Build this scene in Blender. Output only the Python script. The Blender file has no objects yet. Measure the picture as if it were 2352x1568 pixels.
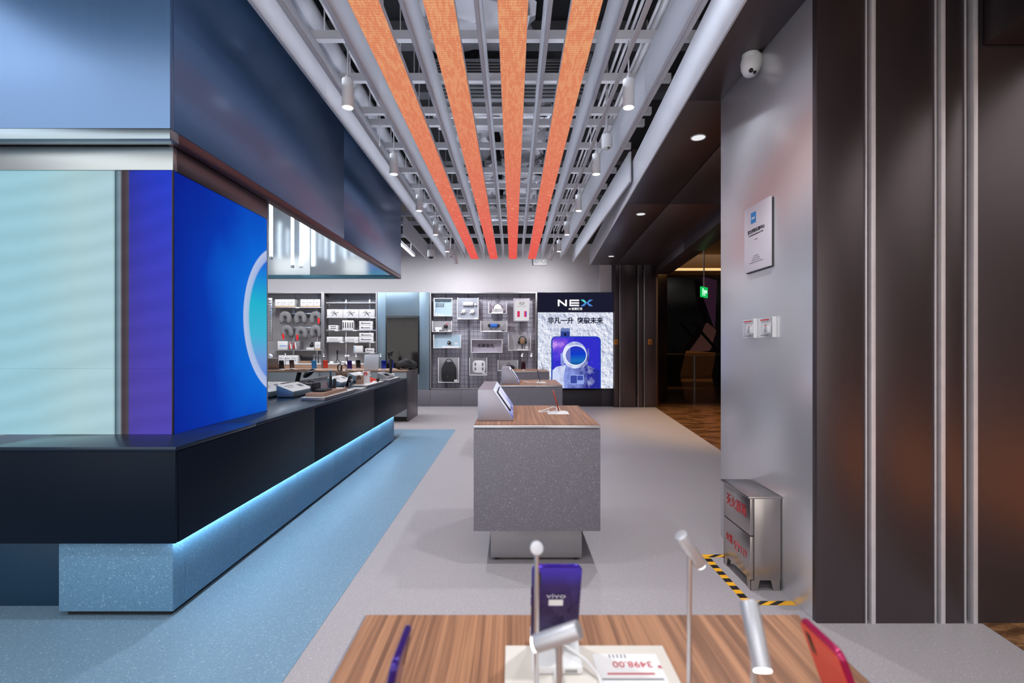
import bpy, bmesh, math, random
from mathutils import Vector, Matrix
random.seed(7)
S = bpy.context.scene
C = S.collection
PI = math.pi
# ------------------------------------------------------------------ camera, exposure, world, room and added fill lights
F, CX, CY, H = 1110.67, 1178.0, 796.0, 1.39        # focal length in pixels, horizon centre, eye height
cam_d = bpy.data.cameras.new('camera'); cam = bpy.data.objects.new('camera', cam_d); C.objects.link(cam)
cam.location = (0, 0, H); cam.rotation_euler = (PI/2, 0, 0)
cam_d.sensor_width = 36; cam_d.lens = 17.0
cam_d.shift_x = -(CX-1176)/2352; cam_d.shift_y = (CY-784)/2352
cam_d.clip_start = 0.05; cam_d.clip_end = 100
cam_d.dof.use_dof = True; cam_d.dof.focus_distance = 5.0; cam_d.dof.aperture_fstop = 4.0
S.camera = cam
vs = S.view_settings
vs.view_transform = 'Standard'; vs.look = 'None'; vs.exposure = 0.0; vs.gamma = 1.0; vs.use_curve_mapping = False
w = bpy.data.worlds.new('world'); S.world = w; w.use_nodes = True
w.node_tree.nodes['Background'].inputs[0].default_value = (1.0, .95, .91, 1)
w.node_tree.nodes['Background'].inputs[1].default_value = 1.75
S.cycles.max_bounces = 6; S.cycles.diffuse_bounces = 3; S.cycles.glossy_bounces = 3
S.cycles.transmission_bounces = 3; S.cycles.transparent_max_bounces = 6
S.cycles.use_adaptive_sampling = True; S.cycles.adaptive_threshold = .05
S.cycles.sample_clamp_indirect = 6; S.cycles.caustics_reflective = False; S.cycles.caustics_refractive = False

def lamp(name, kind, loc, energy, col=(1, 1, 1), rot=(0, 0, 0), parent=None, **kw):
    d = bpy.data.lights.new(name, kind); d.energy = energy; d.color = col
    for k, v in kw.items(): setattr(d, k, v)
    o = bpy.data.objects.new(name, d); C.objects.link(o); o.location = loc; o.rotation_euler = rot
    if parent:
        o.parent = parent; o.location = Vector(loc)-ORG.get(parent.name, Vector())
    return o
ORG = {}
COOL = (.95, .97, 1.0); WARM = (1.0, .62, .3)
# area lamps added as unseen fill over the shop, beside and behind the camera
lamp('rear_fill_light', 'AREA', (-.6, -1.9, 3.75), 90, COOL, (math.radians(-12), 0, 0), shape='RECTANGLE', size=4.5, size_y=1.6)
lamp('left_aisle_fill', 'AREA', (-4.6, .6, 3.7), 45, COOL, shape='RECTANGLE', size=2.4, size_y=3.0)
lamp('inner_zone_fill', 'AREA', (-4.4, 9.6, 3.6), 170, COOL, shape='RECTANGLE', size=4.5, size_y=1.2)
for yy in (.9, 2.3):
    for xx in (-1.27, .89):
        lamp('pendant_beam', 'SPOT', (xx, yy, 3.2), 100, COOL, spot_size=math.radians(95), spot_blend=.7, shadow_soft_size=.05)
# mall: warm downlights
lamp('mall_downlight', 'SPOT', (4.4, 15.4, 4.0), 900, WARM, spot_size=math.radians(70), spot_blend=.6, shadow_soft_size=.1)
lamp('mall_downlight', 'SPOT', (4.1, 8.8, 4.0), 600, WARM, spot_size=math.radians(80), spot_blend=.6, shadow_soft_size=.1)
lamp('mall_downlight', 'SPOT', (4.0, .5, 3.6), 4500, WARM, spot_size=math.radians(50), spot_blend=.6, shadow_soft_size=.1)

# ------------------------------------------------------------------ helpers
def lin(c):
    return tuple(((v/255)/12.92 if v/255 <= .04045 else ((v/255+.055)/1.055)**2.4) for v in c[:3])
def P(x, y, Y): return Vector(((x-CX)*Y/F, Y, H-(y-CY)*Y/F))
def G(x, y, z): 
    Y = F*(H-z)/(y-CY); return Vector(((x-CX)*Y/F, Y, z))

class MB:
    def __init__(s): s.bm = bmesh.new()
    def v(s, p): return s.bm.verts.new(p)
    def face(s, pts): return s.bm.faces.new([s.v(p) for p in pts])
    def box(s, x0, x1, y0, y1, z0, z1):
        x0, x1 = min(x0, x1), max(x0, x1); y0, y1 = min(y0, y1), max(y0, y1); z0, z1 = min(z0, z1), max(z0, z1)
        a = [s.v(p) for p in ((x0,y0,z0),(x1,y0,z0),(x1,y1,z0),(x0,y1,z0),(x0,y0,z1),(x1,y0,z1),(x1,y1,z1),(x0,y1,z1))]
        for f in ((3,2,1,0),(4,5,6,7),(0,1,5,4),(1,2,6,5),(2,3,7,6),(3,0,4,7)): s.bm.faces.new([a[i] for i in f])
        return s
    def prism(s, pts, ax, c0, c1):
        def mk(p, c): return {'y': (p[0], c, p[1]), 'x': (c, p[0], p[1]), 'z': (p[0], p[1], c)}[ax]
        a = [s.v(mk(p, c0)) for p in pts]; b = [s.v(mk(p, c1)) for p in pts]; n = len(pts)
        s.bm.faces.new(a); s.bm.faces.new(b[::-1])
        for i in range(n): s.bm.faces.new([a[i], b[i], b[(i+1) % n], a[(i+1) % n]])
        return s
    def tube(s, pts, r, seg=10, caps=True, r1=None):
        pts = [Vector(p) for p in pts]; rings = []; n = len(pts); up = None
        for i, p in enumerate(pts):
            t = (pts[min(i+1, n-1)]-pts[max(i-1, 0)]).normalized()
            if up is None:
                up = Vector((0, 0, 1)) if abs(t.z) < .9 else Vector((0, 1, 0))
            u = (up-t*up.dot(t)).normalized(); up = u; w_ = t.cross(u)
            rr = r if r1 is None else r+(r1-r)*i/(n-1)
            rings.append([s.v(p+(u*math.cos(2*PI*k/seg)+w_*math.sin(2*PI*k/seg))*rr) for k in range(seg)])
        for a, b in zip(rings, rings[1:]):
            for k in range(seg): s.bm.faces.new([a[k], a[(k+1) % seg], b[(k+1) % seg], b[k]])
        if caps: s.bm.faces.new(rings[0][::-1]); s.bm.faces.new(rings[-1])
        return s
    def lathe(s, prof, c, seg=24, M=None):
        c = Vector(c); M = M or Matrix.Identity(3); rings = []
        for r, z in prof:
            if r < 1e-6: rings.append([s.v(c+M @ Vector((0, 0, z)))])
            else: rings.append([s.v(c+M @ Vector((r*math.cos(2*PI*k/seg), r*math.sin(2*PI*k/seg), z))) for k in range(seg)])
        for a, b in zip(rings, rings[1:]):
            for k in range(seg):
                q = [a[k % len(a)], a[(k+1) % len(a)], b[(k+1) % len(b)], b[k % len(b)]]
                u = []
                for e in q:
                    if e not in u: u.append(e)
                if len(u) > 2: s.bm.faces.new(u)
        if len(rings[0]) > 1: s.bm.faces.new(rings[0][::-1])
        if len(rings[-1]) > 1: s.bm.faces.new(rings[-1])
        return s
    def ball(s, c, rx, ry=None, rz=None, seg=16, rings=10):
        ry = ry or rx; rz = rz or rx
        m = Matrix.Translation(c) @ Matrix.Diagonal((rx, ry, rz, 1))
        bmesh.ops.create_uvsphere(s.bm, u_segments=seg, v_segments=rings, radius=1, matrix=m); return s
    def rot(s, M, piv=(0, 0, 0)):
        bmesh.ops.rotate(s.bm, cent=piv, matrix=M, verts=s.bm.verts); return s
    def build(s, name, mat, parent=None, bevel=0, smooth=True, ang=.6, seg=2):
        bm = s.bm
        bmesh.ops.recalc_face_normals(bm, faces=bm.faces)
        if bevel:
            ed = [e for e in bm.edges if len(e.link_faces) == 2 and e.calc_face_angle(0) > .5]
            bmesh.ops.bevel(bm, geom=ed, offset=bevel, segments=seg, profile=.5, affect='EDGES', clamp_overlap=True)
        o_ = ORG.get(parent.name, Vector()) if parent else Vector()
        if o_.length: bmesh.ops.translate(bm, vec=-o_, verts=bm.verts)
        me = bpy.data.meshes.new(name); bm.to_mesh(me); bm.free()
        if smooth:
            me.polygons.foreach_set('use_smooth', [True]*len(me.polygons)); me.set_sharp_from_angle(angle=ang)
        me.materials.append(mat)
        o = bpy.data.objects.new(name, me); C.objects.link(o)
        if parent: o.parent = parent
        ORG[o.name] = o_
        return o

def tag(o, label, cat=None, group=None, kind=None):
    if label: o['label'] = label
    if cat: o['category'] = cat
    if group: o['group'] = group
    if kind: o['kind'] = kind
    return o
def thing(name, label, cat, loc=(0, 0, 0), group=None, kind=None):
    o = bpy.data.objects.new(name, None); C.objects.link(o); o.location = loc; o.empty_display_size = .1
    ORG[o.name] = Vector(loc); return tag(o, label, cat, group, kind)
def struct(o, label=None, cat=None):
    o['kind'] = 'structure'
    return tag(o, label, cat)
def bx(name, d, mat, parent=None, bevel=0): return MB().box(*d).build(name, mat, parent, bevel)
def copy_tree(root, loc, label, group=None, rotz=None):
    r = root.copy(); C.objects.link(r); r.location = loc; r['label'] = label
    if group: r['group'] = group
    if rotz is not None: r.rotation_euler[2] = rotz
    for ch in list(root.children):
        c = ch.copy(); C.objects.link(c); c.parent = r
        for g in list(ch.children):
            d = g.copy(); C.objects.link(d); d.parent = c
    return r
def text(s_, size, mat, parent, loc, rot=(PI/2, 0, 0), name='lettering', align='CENTER', bold=0, sx=1.0, ext=.0006, space=1.0):
    cu = bpy.data.curves.new('txt', 'FONT'); cu.body = s_; cu.size = size; cu.align_x = align; cu.align_y = 'CENTER'
    cu.extrude = ext; cu.offset = bold; cu.resolution_u = 3; cu.space_character = space
    t = bpy.data.objects.new('txt', cu); C.objects.link(t)
    dg = bpy.context.evaluated_depsgraph_get(); me = bpy.data.meshes.new_from_object(t.evaluated_get(dg))
    bpy.data.objects.remove(t)
    M = Matrix.Translation(Vector(loc)-(ORG.get(parent.name, Vector()) if parent else Vector())) @ \
        Matrix.Rotation(rot[2], 4, 'Z') @ Matrix.Rotation(rot[1], 4, 'Y') @ Matrix.Rotation(rot[0], 4, 'X') @ Matrix.Diagonal((sx, 1, 1, 1))
    me.transform(M); me.materials.clear(); me.materials.append(mat)
    o = bpy.data.objects.new(name, me); C.objects.link(o); o.parent = parent
    return o

# ------------------------------------------------------------------ materials
class NT:
    def __init__(s, name):
        s.m = bpy.data.materials.new(name); s.m.use_nodes = True; s.t = s.m.node_tree; s.t.nodes.clear()
        s.out = s.n('ShaderNodeOutputMaterial')
    def n(s, typ, **kw):
        o = s.t.nodes.new(typ)
        for k, v in kw.items(): setattr(o, k, v)
        return o
    def l(s, a, b): s.t.links.new(a, b)
    def set(s, inp, v):
        if isinstance(v, bpy.types.NodeSocket): s.l(v, inp)
        elif isinstance(v, (tuple, list)) and len(v) == 3 and inp.type == 'RGBA': inp.default_value = (*v, 1)
        else: inp.default_value = v
    def math(s, op, a, b=0.0, c=0.0):
        o = s.n('ShaderNodeMath', operation=op); s.set(o.inputs[0], a); s.set(o.inputs[1], b); s.set(o.inputs[2], c); return o.outputs[0]
    def mix(s, f, a, b, mode='MIX'):
        o = s.n('ShaderNodeMix', data_type='RGBA', blend_type=mode)
        s.set(o.inputs[0], f); s.set(o.inputs[6], a); s.set(o.inputs[7], b); return o.outputs[2]
    def coord(s, scale=(1, 1, 1), world=False):
        if world: src = s.n('ShaderNodeNewGeometry').outputs['Position']
        else: src = s.n('ShaderNodeTexCoord').outputs['Object']
        mp = s.n('ShaderNodeMapping'); s.l(src, mp.inputs[0]); mp.inputs['Scale'].default_value = scale; return mp.outputs[0]
    def noise(s, vec, scale, detail=3, rough=.5):
        o = s.n('ShaderNodeTexNoise'); s.l(vec, o.inputs['Vector']); o.inputs['Scale'].default_value = scale
        o.inputs['Detail'].default_value = detail; o.inputs['Roughness'].default_value = rough; return o.outputs['Fac']
    def ramp(s, f, stops, interp='LINEAR'):
        o = s.n('ShaderNodeValToRGB'); o.color_ramp.interpolation = interp; s.set(o.inputs[0], f); e = o.color_ramp.elements
        while len(e) > 1: e.remove(e[0])
        e[0].position = stops[0][0]; e[0].color = (*stops[0][1], 1)
        for p, c in stops[1:]: k = e.new(p); k.color = (*c, 1)
        return o.outputs[0]
    def pos(s):
        g = s.n('ShaderNodeNewGeometry'); x = s.n('ShaderNodeSeparateXYZ'); s.l(g.outputs['Position'], x.inputs[0]); return x.outputs
    def bsdf(s, col, rough=.5, metal=0, bump=None, bstr=.1, bdist=.01, spec=.5, **kw):
        b = s.n('ShaderNodeBsdfPrincipled'); s.set(b.inputs['Base Color'], col); s.set(b.inputs['Roughness'], rough)
        s.set(b.inputs['Metallic'], metal); s.set(b.inputs['Specular IOR Level'], spec)
        for k, v in kw.items(): s.set(b.inputs[k.replace('_', ' ')], v)
        if bump is not None:
            o = s.n('ShaderNodeBump'); o.inputs['Strength'].default_value = bstr; o.inputs['Distance'].default_value = bdist
            s.l(bump, o.inputs['Height']); s.l(o.outputs[0], b.inputs['Normal'])
        s.l(b.outputs[0], s.out.inputs[0]); return s.m
    def emit(s, col, strength=1.0):
        e = s.n('ShaderNodeEmission'); s.set(e.inputs[0], col); s.set(e.inputs[1], strength); s.l(e.outputs[0], s.out.inputs[0]); return s.m

def plain(name, c, rough=.5, metal=0, var=.06, scale=8, bump=0, **kw):
    t = NT(name); v = t.coord(); f = t.noise(v, scale, 2); c = lin(c)
    col = t.mix(f, tuple(x*(1-var) for x in c), tuple(min(1, x*(1+var)) for x in c))
    r = t.math('ADD', t.math('MULTIPLY', f, .12), rough-.06)
    return t.bsdf(col, r, metal, f if bump else None, bump, **kw)
def brushed(name, c, rough=.35, sc=(60, 60, 1.2), var=.1, metal=1.0, blot=.08, bstr=0, spec=.5):
    t = NT(name); f = t.noise(t.coord(sc), 3, 3, .6); g = t.noise(t.coord(), 1.3, 2); c = lin(c)
    k = t.math('ADD', t.math('MULTIPLY', f, .6), t.math('MULTIPLY', g, .4))
    col = t.mix(k, tuple(x*(1-var) for x in c), tuple(min(1, x*(1+var)) for x in c))
    r = t.math('ADD', t.math('ADD', t.math('MULTIPLY', f, .1), t.math('MULTIPLY', g, blot)), rough-.09)
    return t.bsdf(col, r, metal, f if bstr else None, bstr, .002, spec)
def speckle(name, c, dark, light, scale=220, rough=.45, spec=.4):
    t = NT(name); v = t.coord(world=True); a = t.noise(v, scale, 2, .6); b = t.noise(v, scale*.45, 2); g = t.noise(v, 1.1, 3)
    col = t.mix(t.math('MULTIPLY', t.math('GREATER_THAN', a, .60), .75), lin(c), lin(dark))
    col = t.mix(t.math('MULTIPLY', t.math('GREATER_THAN', b, .66), .8), col, lin(light))
    col = t.mix(t.math('MULTIPLY', g, .12), col, lin(dark))
    return t.bsdf(col, t.math('ADD', t.math('MULTIPLY', g, .15), rough-.07), 0, None, 0, .001, spec)
def wood(name, c1, c2, axis='y', sc=1.0, rough=.4):
    t = NT(name); s3 = (30*sc, .35*sc, 30*sc) if axis == 'y' else (.35*sc, 30*sc, 30*sc)
    v = t.coord(s3); f = t.noise(v, 1.0, 4, .7); g = t.noise(t.coord(tuple(q*3 for q in s3)), 1.3, 2, .6)
    k = t.math('ADD', t.math('MULTIPLY', f, .75), t.math('MULTIPLY', g, .25))
    col = t.ramp(k, [(.3, lin(c2)), (.46, lin(tuple((a+b)/2 for a, b in zip(c1, c2)))), (.56, lin(c1)), (.72, lin(tuple(min(255, a*1.12) for a in c1)))])
    return t.bsdf(col, rough, 0)
def glow(name, c, s_=1.0):
    t = NT(name); g = t.noise(t.coord(), 3, 2); c = lin(c)
    return t.emit(t.mix(g, tuple(x*.97 for x in c), c), s_)
def glass(name, c=(235, 240, 245), alpha=.12, rough=.05):
    t = NT(name); b = t.n('ShaderNodeBsdfPrincipled'); t.set(b.inputs['Base Color'], lin(c)); b.inputs['Roughness'].default_value = rough
    b.inputs['Alpha'].default_value = alpha; b.inputs['Specular IOR Level'].default_value = .6; t.l(b.outputs[0], t.out.inputs[0]); return t.m

M = {}
M['floor'] = speckle('grey_floor', (168, 162, 166), (116, 112, 118), (205, 200, 205), 260)
M['blue_floor'] = speckle('blue_floor', (116, 147, 170), (82, 112, 138), (174, 198, 214), 260)
M['table_stone'] = speckle('charcoal_terrazzo', (122, 119, 129), (80, 78, 88), (176, 174, 184), 330, .5)
M['blue_stone'] = speckle('blue_terrazzo', (108, 152, 184), (70, 112, 144), (160, 196, 220), 240, .5)
M['white_wall'] = plain('white_paint', (206, 202, 206), .7, var=.02)
M['deck'] = plain('dark_deck_paint', (40, 40, 44), .8)
M['col_metal'] = brushed('column_metal', (228, 228, 232), .31, var=.05, metal=.75)
M['dark_metal'] = brushed('bronze_dark_metal', (86, 77, 81), .38, var=.08, metal=.7)
M['soffit'] = brushed('soffit_dark_metal', (84, 74, 76), .38, (1.2, 40, 40), .08, .7)
M['channel'] = plain('channel_dark', (30, 30, 34), .3, .4)
M['lip'] = plain('channel_lip_paint', (214, 210, 216), .45, .15, var=.12, scale=14)
M['alu'] = plain('aluminium', (205, 205, 210), .3, .9, var=.08, scale=12)
M['navy'] = brushed('navy_laminate', (15, 26, 40), .42, (50, 50, 1), .1, .15, spec=.12)
M['navy_top'] = plain('navy_glossy_top', (40, 54, 74), .22, .4, var=.05)
M['canopy'] = brushed('canopy_blue_metal', (98, 142, 196), .3, (40, 40, .8), .05, .55, .1)
_cb = [n for n in M['canopy'].node_tree.nodes if n.type == 'BSDF_PRINCIPLED'][0]; _cb.inputs['Coat Weight'].default_value = .6; _cb.inputs['Coat Roughness'].default_value = .25; _cb.inputs['Coat IOR'].default_value = 1.7
M['canopy_in'] = brushed('canopy_inner_metal', (212, 224, 232), .16, (40, 40, .6), .04, .6, .06)
M['brown_band'] = brushed('rim_brown_metal', (120, 96, 100), .4, (1, 40, 40), .06)
M['steel_band'] = brushed('rim_steel_metal', (160, 178, 190), .35, (1, 40, 40), .06)
M['grey_metal'] = brushed('grey_cabinet_metal', (152, 150, 154), .38, (50, 50, 1), .06, .6)
M['bluegrey_metal'] = brushed('bluegrey_cabinet_metal', (126, 146, 160), .36, (50, 50, 1), .05, .6)
M['bay_back'] = brushed('bay_back_metal', (178, 174, 176), .42, (50, 50, 1), .05, .15)
M['counter_grey'] = brushed('counter_front_grey', (176, 184, 188), .4, (50, 50, 1), .05, .25)
M['fin'] = plain('fin_white', (218, 219, 226), .55, var=.03)
M['rail'] = plain('rail_white', (206, 204, 208), .5, .1, var=.05)
M['foil'] = plain('foil_insulation', (178, 176, 182), .38, .6, var=.2, scale=9)
M['black'] = plain('black_plastic', (22, 22, 26), .4, var=.1)
M['blackgloss'] = plain('black_gloss', (10, 10, 14), .08, var=.05)
M['white'] = plain('white_plastic', (232, 232, 234), .45, var=.02)
M['cream'] = plain('cream_card', (222, 216, 208), .6, var=.02)
M['box_white'] = plain('white_carton', (226, 224, 226), .6, var=.03)
M['tan'] = plain('tan_strip', (196, 160, 110), .6)
M['wood'] = wood('walnut_top', (166, 120, 90), (98, 66, 50), 'y', 2.4)
M['wood_x'] = wood('wood_trim', (176, 140, 118), (128, 98, 80), 'x', 1.5)
M['ink'] = plain('black_ink', (30, 30, 36), .6)
M['grey_ink'] = plain('grey_ink', (120, 120, 126), .6)
M['red_ink'] = plain('red_ink', (190, 40, 50), .6)
M['red'] = plain('red_gloss', (226, 48, 52), .18, var=.05)
M['orange'] = plain('orange_red', (236, 70, 48), .4)
M['yellow'] = plain('hazard_yellow', (242, 176, 40), .45)
M['purple'] = plain('purple_gloss', (58, 34, 128), .1, .5, var=.1)
M['magenta'] = plain('magenta_gloss', (170, 26, 84), .12, .4)
M['blue_gloss'] = plain('blue_gloss', (36, 60, 190), .12, .3)
M['sky_print'] = plain('blue_print', (40, 140, 214), .5)
M['grey_fabric'] = plain('grey_fabric', (126, 124, 128), .9, var=.15, scale=30, bump=.2)
M['black_fabric'] = plain('black_fabric', (34, 34, 38), .75, var=.25, scale=25, bump=.3)
M['steel'] = plain('stainless', (182, 176, 174), .3, 1.0, var=.03, scale=3)
M['acrylic'] = glass('clear_acrylic', alpha=.14)
M['acrylic_edge'] = plain('acrylic_lit_edge', (238, 238, 242), .3)
M['pane'] = glass('dark_pane', (20, 20, 24), .5, .03)
M['lens'] = glow('lamp_lens', (255, 252, 246), 9)
M['lens_soft'] = glow('downlight_lens', (250, 250, 252), .9)
M['tube'] = glow('light_tube_glow', (240, 246, 255), 7)
M['underglow'] = glow('counter_underglow', (190, 228, 250), 60)
M['added_batten'] = glow('added_batten_glow', (235, 242, 255), 5.0)  # emission of the up-light strips added to brighten the ceiling
M['added_track_glow'] = glow('added_track_glow', (235, 242, 255), 22)  # for the added tracks and the added side light of the rail
M['cove'] = glow('cove_glow', (255, 206, 140), 1.1)
M['exit'] = glow('exit_green', (20, 190, 90), 1.0)
M['exit_white'] = glow('exit_white', (200, 255, 220), 1.2)
# ------------------------------------------------------------------ setting
struct(bx('floor', (-8, 3.6, -3.5, 11.7, -.06, 0), M['floor']), 'grey speckled shop floor')
# blue inlay lies flush on the slab
struct(bx('floor_inlay', (-8, -.955, -3.4, 8.12, 0, .002), M['blue_floor']), 'blue speckled floor inlay around the island counter')
struct(bx('wall_back', (-8, 2.31, 11.62, 11.75, 0, 3.86), M['white_wall']), 'white wall above the display wall')
struct(bx('wall_pier', (2.04, 2.31, 11.3, 11.62, 0, 3.6), M['white_wall']), 'narrow white pier beside the dark door frame')
struct(bx('wall_left', (-8.1, -8, -3.5, 11.75, 0, 4.7), M['white_wall']))
struct(bx('ceiling', (-8, 3.3, -3.5, 13.2, 4.7, 4.8), M['deck']), 'dark painted ceiling deck above the services')
struct(bx('wall_upper_back', (-8, 3.3, 13.0, 13.1, 3.86, 4.7), M['deck']))
def FX(Y): return 2.36+.105*(Y-2.43)            # line of the shop front towards the mall
def LX(Y): return 1.229+.06*(Y-2.61)            # inner edge of the soffit
def JX(Y): return 1.86+.064*(Y-4.34)            # joint between soffit panels
so = thing('ceiling_soffit', 'dark metal soffit along the shop front', None, (1.8, 5, 3.2), kind='structure')
ys = [-3.4, 1.1, 3.56, 6.15, 10.72]
for a, b in zip(ys, ys[1:]):
    for lo, hi in ((LX, lambda Y: JX(Y)-.006), (lambda Y: JX(Y)+.006, lambda Y: FX(Y)-.02)):
        MB().prism([(lo(a), a+.002), (hi(a), a+.002), (hi(b), b-.002), (lo(b), b-.002)], 'z', 3.2, 3.24).build('soffit_panel', M['soffit'], so, .002)
MB().prism([(LX(-3.4)+.05, -3.4), (FX(-3.4)-.03, -3.4), (FX(10.7)-.03, 10.7), (LX(10.7)+.05, 10.7)], 'z', 3.245, 3.3).build('soffit_backing', M['channel'], so)
MB().prism([(LX(-3.4)-.012, -3.4), (LX(-3.4), -3.4), (LX(10.72), 10.72), (LX(10.72)-.012, 10.72)], 'z', 3.2, 3.56).build('bulkhead_face', M['fin'], so)
for i, (x, y) in enumerate(((1604, 315), (1472, 491), (1404, 588))):
    Y = F*(3.2-H)/(CY-y); c = ((x-CX)*Y/F, Y, 3.2)
    t = thing('downlight', ['round white recessed downlight in the soffit, closest to the dome camera', 'round white recessed downlight midway along the dark soffit', 'round white recessed downlight at the far end of the soffit'][i], 'light', c, 'soffit downlights')
    MB().lathe([(.056, -.004), (.062, -.008), (.066, -.002), (.066, 0)], c).build('trim_ring', M['white'], t)
    MB().lathe([(.0, -.006), (.054, -.006), (.054, 0)], c).build('lens', M['lens_soft'], t)

# column and dark panels with shutter channels
cw = thing('wall_right', 'brushed metal column and dark panels with shutter channels at the shop front', None, (2.2, 3, 0), kind='structure')
bx('column_face', (1.53, 1.56, 2.432, 3.56, 0, 3.2), M['col_metal'], cw, .002)
bx('column_core', (1.561, FX(3.5)-.02, 2.47, 3.555, 0, 3.2), M['dark_metal'], cw)
pan = [(1.528, 1.77), (1.822, 2.118), (2.172, 2.268), (2.335, 3.6)]
for a, b in pan: bx('metal_panel', (a, b, 2.43, 2.468, .0, 3.2 if b < 3 else 3.4), M['dark_metal'], cw, .002)
for a, b in ((1.77, 1.822), (2.118, 2.172), (2.268, 2.335)):
    bx('shutter_channel', (a+.001, b-.001, 2.465, 2.469, 0, 3.2), M['channel'], cw)
    bx('channel_lip', (a+.001, a+.006, 2.424, 2.465, 0, 3.2), M['lip'], cw, .001)
    bx('channel_lip', (b-.022, b-.001, 2.426, 2.465, 0, 3.2), M['lip'], cw, .001)
# end jamb
jm = thing('wall_jamb', 'dark metal door frame with shutter channels beside the astronaut light box', None, (2.8, 11.1, 0), kind='structure')
for a, b in ((1411, 1421), (1424, 1460), (1466, 1476), (1480, 1507)):
    bx('metal_panel', ((a-CX)/100.06, (b-CX)/100.06, 11.1, 11.14, 0, 3.7), M['dark_metal'], jm, .002)
for a, b in ((1421, 1424), (1460, 1466), (1476, 1480)):
    bx('shutter_channel', ((a-CX)/100.06, (b-CX)/100.06, 11.13, 11.15, 0, 3.7), M['channel'], jm)
    bx('channel_lip', ((b-1.2-CX)/100.06, (b-CX)/100.06, 11.085, 11.13, 0, 3.7), M['alu'], jm)
MB().prism([(3.29, 11.1), (3.33, 11.1), (4.28, 13.4), (4.24, 13.4)], 'z', 0, 3.7).build('return_panel', brushed('bronze_return', (120, 88, 66), .3, (40, 40, 1)), jm)
bx('jamb_core', (2.32, 3.28, 11.16, 11.7, 0, 3.7), M['dark_metal'], jm)
for i, x in enumerate((1415, 1493)):
    c = P(x, 785, 11.09)
    t = thing('door_switch', ['small amber switch plate on the jamb strip beside the light box', 'small amber switch plate on the wide dark jamb panel'][i], 'switch', c, 'amber switches on the door frame')
    bx('plate', (c.x-.045, c.x+.045, 11.085, 11.098, c.z-.06, c.z+.06), plain('amber_plate', (196, 130, 50), .35, .4), t, .003)
    bx('button', (c.x-.015, c.x+.02, 11.078, 11.085, c.z-.025, c.z+.025), plain('amber_button', (120, 70, 24), .4), t, .002)
# lintels of the shutters
ln = thing('trim_1', 'dark metal shutter lintel over the mall doorway', None, (2.9, 7, 3.05), kind='structure')
for a, b in ((3.56, 8.4), (8.4, 11.08)):
    MB().prism([(FX(a)-.02, a), (FX(a)+.32, a), (FX(b)+.32, b-.004), (FX(b)-.02, b-.004)], 'z', 3.05, 3.45).build('lintel_box', M['soffit'], ln, .003)
MB().prism([(FX(-3.4)-.02, -3.4), (FX(-3.4)+.4, -3.4), (FX(2.4)+.4, 2.42), (FX(2.4), 2.42)], 'z', 2.9, 3.4).build('lintel_box', M['soffit'], ln, .003)
# mall beyond the doorway
def marble():
    t = NT('brown_marble'); v = t.coord((1, 3.2, 1), True); f = t.noise(v, 1.7, 7, .68)
    col = t.ramp(f, [(.3, lin((52, 36, 24))), (.46, lin((96, 66, 42))), (.54, lin((150, 110, 74))), (.62, lin((84, 56, 36))), (.75, lin((176, 136, 96)))])
    return t.bsdf(col, .09, 0)
M['marble'] = marble()
MB().prism([(FX(-3.4), -3.4), (12, -3.4), (12, 24), (FX(11.1), 24), (FX(11.1), 11.1)], 'z', -.05, .003).build('floor_mall', M['marble'])
struct(bpy.data.objects['floor_mall'], 'polished brown marble floor of the mall')
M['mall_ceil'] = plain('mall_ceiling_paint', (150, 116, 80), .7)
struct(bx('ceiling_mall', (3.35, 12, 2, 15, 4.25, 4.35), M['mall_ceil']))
struct(MB().box(3.35, 12, 15, 15.5, 3.62, 3.75).build('trim_2', M['mall_ceil'], None, .01), 'brown ceiling fascia in the mall')
struct(bx('trim_3', (3.35, 12, 15.2, 15.3, 3.76, 3.86), M['cove']), 'glowing cove light strip above the fascia')
struct(bx('trim_4', (3.35, 12, 15.55, 15.6, 3.62, 4.4), M['mall_ceil']))
struct(bx('ceiling_mall_light_cap', (0, 12.1, 13.1, 24.1, 6, 6.1), M['deck']))  # unseen roof added to keep world light out of the mall
struct(bx('wall_mall_light_stop', (4.0, 4.1, 13.4, 24, 0, 6), M['deck']))  # unseen wall added to stop world light leaking in from the left
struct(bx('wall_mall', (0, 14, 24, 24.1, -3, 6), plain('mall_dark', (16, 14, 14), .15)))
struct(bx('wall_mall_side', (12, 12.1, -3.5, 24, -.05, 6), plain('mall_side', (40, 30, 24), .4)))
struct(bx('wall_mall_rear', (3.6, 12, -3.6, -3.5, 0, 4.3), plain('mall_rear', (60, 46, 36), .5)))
rl = thing('mall_railing', 'brass topped glass railing across the dark mall', 'railing', (6, 20, 0))
bx('handrail', (3.6, 11.5, 19.97, 20.03, 1.06, 1.11), plain('brass_rail', (150, 110, 70), .3, .8), rl, .01)
for i in range(4): bx('post', (3.9+i*3.6-.03, 3.9+i*3.6+.03, 19.98, 20.02, 0.0, 1.06), M['alu'], rl)
for i in range(4): bx('glass_pane', (3.95+i*3.6-1.8, 3.85+i*3.6+1.8 if i < 3 else 11.5, 19.99, 20.005, .06, 1.03), M['pane'], rl)
c = P(1617, 671, 12.2)
t = thing('exit_sign', 'green running man exit sign hanging in the mall', 'sign', c)
sg = MB().box(c.x-.2, c.x+.2, c.y-.02, c.y+.02, c.z-.13, c.z+.13).rot(Matrix.Rotation(math.radians(47), 3, 'Z'), c).build('panel', M['exit'], t, .004)
m = MB().box(c.x-.06, c.x+.14, c.y-.024, c.y-.021, c.z-.02, c.z+.05).box(c.x-.15, c.x-.09, c.y-.024, c.y-.021, c.z-.09, c.z+.09).box(c.x-.03, c.x+.02, c.y-.024, c.y-.021, c.z-.09, c.z-.02)
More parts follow.
